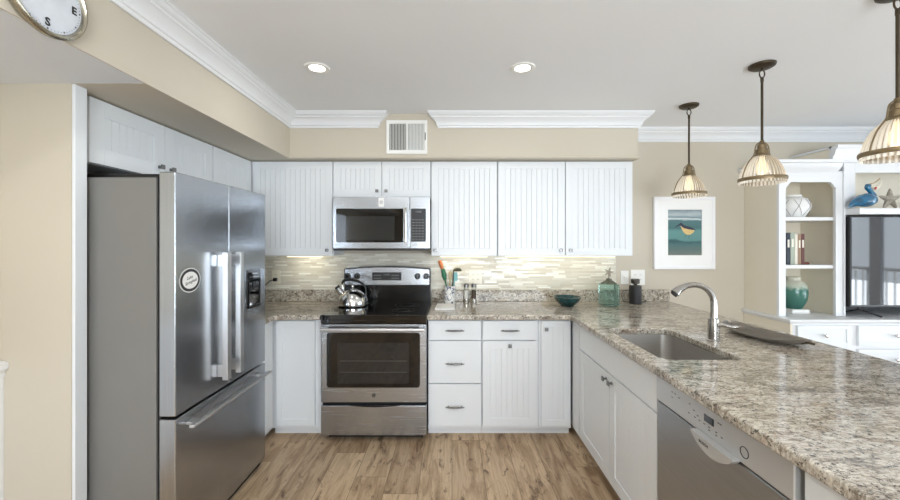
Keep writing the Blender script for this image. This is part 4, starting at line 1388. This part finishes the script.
# things in the bookcase
def lathe_thing(name, label, cat, x, y, z, prof, mat, seg=40):
    bm = BM(); lathe(bm, (x, y, z), prof, seg); o = obj(name, bm, mat); return tag(o, label, cat)
px_, py_, pz_ = 2.870, 3.22, 1.629
t = thing('patterned_vase', 'round white vase with dark crossed lines on the top shelf', 'vase', (px_, py_, pz_))
R_ = lambda h: .072 + .047 * math.sin(PI * min(1, max(0, (h - .0) / .19))) if h < .165 else .075
prof = [(0, 0), (.070, 0)] + [(R_(h), h) for h in [.02 * k for k in range(1, 9)]] + [(.066, .172), (.060, .180), (.062, .192), (.056, .192), (.052, .18), (0, .17)]
bm = BM(); lathe(bm, (px_, py_, pz_), prof, 40); obj('vase_body', bm, 'paper', t)
bm = BM()
for k in range(8):
    for sg in (-1, 1):
        pts = [(px_ + (R_(h) + .001) * math.cos(2 * PI * k / 8 + sg * h * 4.2), py_ + (R_(h) + .001) * math.sin(2 * PI * k / 8 + sg * h * 4.2), pz_ + h) for h in [.015 * i for i in range(1, 11)]]
        tube(bm, pts, .0013, 5)
obj('net_pattern', bm, paint('taupe_line', (78, 70, 62), .6), t)

def book(x, w, h, d, mat, label, lean=0):
    z = 1.2435
    t = thing('book', label, 'book', (x + w / 2, 3.2, z), 'books on the middle bookcase shelf')
    bm = BM(); box(bm, x, x + .003, 3.12, 3.12 + d, z, z + h, .0008); box(bm, x + w - .003, x + w, 3.12, 3.12 + d, z, z + h, .0008); box(bm, x, x + w, 3.118, 3.122, z, z + h, .001)
    obj('cover', bm, mat, t)
    obj('pages', box(BM(), x + .0032, x + w - .0032, 3.1225, 3.12 + d - .004, z + .003, z + h - .004), 'paper', t)
    bm = BM(); box(bm, x + w * .25, x + w * .75, 3.1172, 3.1178, z + h * .55, z + h * .8); obj('spine_label', bm, 'plate', t)
book(2.732, .030, .255, .16, paint('book_navy', (44, 50, 62), .5), 'dark navy book, furthest left against the post')
book(2.764, .034, .262, .17, paint('book_sage', (166, 176, 160), .5), 'pale sage green book beside the dark navy book')
book(2.800, .022, .248, .16, paint('book_cream', (226, 220, 206), .5), 'slim cream book in the middle of the row')
book(2.824, .026, .25, .16, paint('book_tan', (152, 124, 98), .5), 'tan book left of the dark red one')
book(2.852, .026, .252, .17, paint('book_maroon', (92, 44, 40), .5), 'dark red book at the right end of the row')
bm = BM(); box(bm, 2.887, 2.942, 3.14, 3.18, 1.2435, 1.262, .006); tag(obj('small_box', bm, paint('small_red', (120, 62, 52), .5)), 'tiny red-brown box lying beside the books', 'box')

jx, jy, jz = 2.86, 3.20, .839
bm = BM(); box(bm, jx - .07, jx + .075, jy - .07, jy + .07, jz, jz + .035, .006); tag(obj('display_stand', bm, 'paper'), 'low white square stand under the teal ginger jar', 'stand')
def jar_mat():
    m, n, b = newmat('teal_crackle')
    g = n.nodes.new('ShaderNodeNewGeometry'); s = n.nodes.new('ShaderNodeSeparateXYZ'); n.links.new(g.outputs['Position'], s.inputs[0])
    mr = n.nodes.new('ShaderNodeMapRange'); mr.inputs['From Min'].default_value = jz; mr.inputs['From Max'].default_value = jz + .32; n.links.new(s.outputs[2], mr.inputs['Value'])
    f = noise(n, pos_vec(n), 30, 3)
    ad = n.nodes.new('ShaderNodeMath'); ad.operation = 'MULTIPLY_ADD'; ad.inputs[1].default_value = .14; n.links.new(f, ad.inputs[0]); n.links.new(mr.outputs[0], ad.inputs[2])
    n.links.new(ramp(n, ad.outputs[0], [(.2, (46, 94, 84)), (.68, (72, 120, 108)), (.76, (178, 188, 172)), (.9, (196, 196, 180))]), b.inputs['Base Color'])
    b.inputs['Roughness'].default_value = .2
    return m
lathe_thing('ginger_jar', 'teal glazed ginger jar with pale shoulder on the lowest shelf', 'jar', jx, jy, jz + .036,
            [(0, 0), (.055, 0), (.062, .01), (.088, .07), (.096, .13), (.092, .18), (.075, .215), (.052, .228), (.046, .24), (.050, .262), (.044, .262), (.040, .24), (0, .225)], jar_mat())

# pelican figurine and starfish on the ledge
M['glass_blue'] = paint('blue_art_glass', (22, 96, 132), .1, .5, scale=24, coat=1.0)
qx, qy, qz = 3.215, 2.983, 1.689
t = thing('pelican_figurine', 'blue glass pelican figurine on the hutch ledge', 'figurine', (qx, qy, qz))
path = smooth_path([(qx - .115, qy, qz + .012), (qx - .085, qy, qz + .035), (qx - .04, qy, qz + .055), (qx + .01, qy, qz + .065), (qx + .05, qy, qz + .072), (qx + .07, qy, qz + .10), (qx + .052, qy, qz + .135), (qx + .03, qy, qz + .165), (qx + .045, qy, qz + .185)], 4)
n_ = len(path)
def rr_(i):
    s = i / (n_ - 1)
    ks = [(0, .006), (.12, .022), (.28, .046), (.42, .054), (.52, .046), (.62, .024), (.72, .016), (.85, .018), (.95, .02), (1, .008)]
    for (a, ra), (b_, rb) in zip(ks, ks[1:]):
        if s <= b_: return ra + (rb - ra) * (s - a) / (b_ - a)
    return .008
bm = BM(); tube(bm, path, [rr_(i) for i in range(n_)], 16); obj('body', bm, 'glass_blue', t)
bm = BM(); tube(bm, smooth_path([(qx + .05, qy, qz + .18), (qx + .085, qy, qz + .165), (qx + .12, qy, qz + .175), (qx + .145, qy, qz + .215)], 4), [.012, .014, .016, .018, .018, .017, .016, .013, .011, .009, .007, .005, .003], 12); obj('beak', bm, paint('pearl_glass', (226, 218, 200), .15, .05), t)
bm = BM(); tube(bm, [(qx + .072, qy - .016, qz + .150), (qx + .078, qy - .017, qz + .165)], [.007, .008], 10); obj('throat_spot', bm, paint('red_glass', (176, 52, 40), .15), t)
bm = BM(); tube(bm, smooth_path([(qx + .05, qy, qz + .192), (qx + .09, qy, qz + .205), (qx + .125, qy, qz + .235)], 4), [.004] * 9, 8); obj('upper_bill', bm, paint('amber_glass', (170, 140, 96), .2), t)


def starfish(x, y, z, R, mat, label, rot):
    bm = BM()
    c = Vector((x, y, z))
    for k in range(5):
        a = rot + 2 * PI * k / 5
        d = Vector((math.sin(a), 0, math.cos(a)))
        tube(bm, [c - d * R * .05, c + d * R * .4, c + d * R * .8, c + d * R], [R * .30, R * .22, R * .13, R * .05], 10)
    o = obj('starfish_ornament', bm, mat, origin=(x, y, z - R * .84)); return tag(o, label, 'ornament')


starfish(3.53, 3.08, 1.689 + .081, .088, paint('driftwood_grey', (164, 156, 142), .8, .2, scale=50), 'grey-brown starfish standing on the ledge right of pelican', .0)
starfish(3.545, 3.0, 1.689 + .044, .048, paint('bleached_shell', (222, 216, 204), .7, .05), 'small pale starfish leaning in front of the grey one', .0)
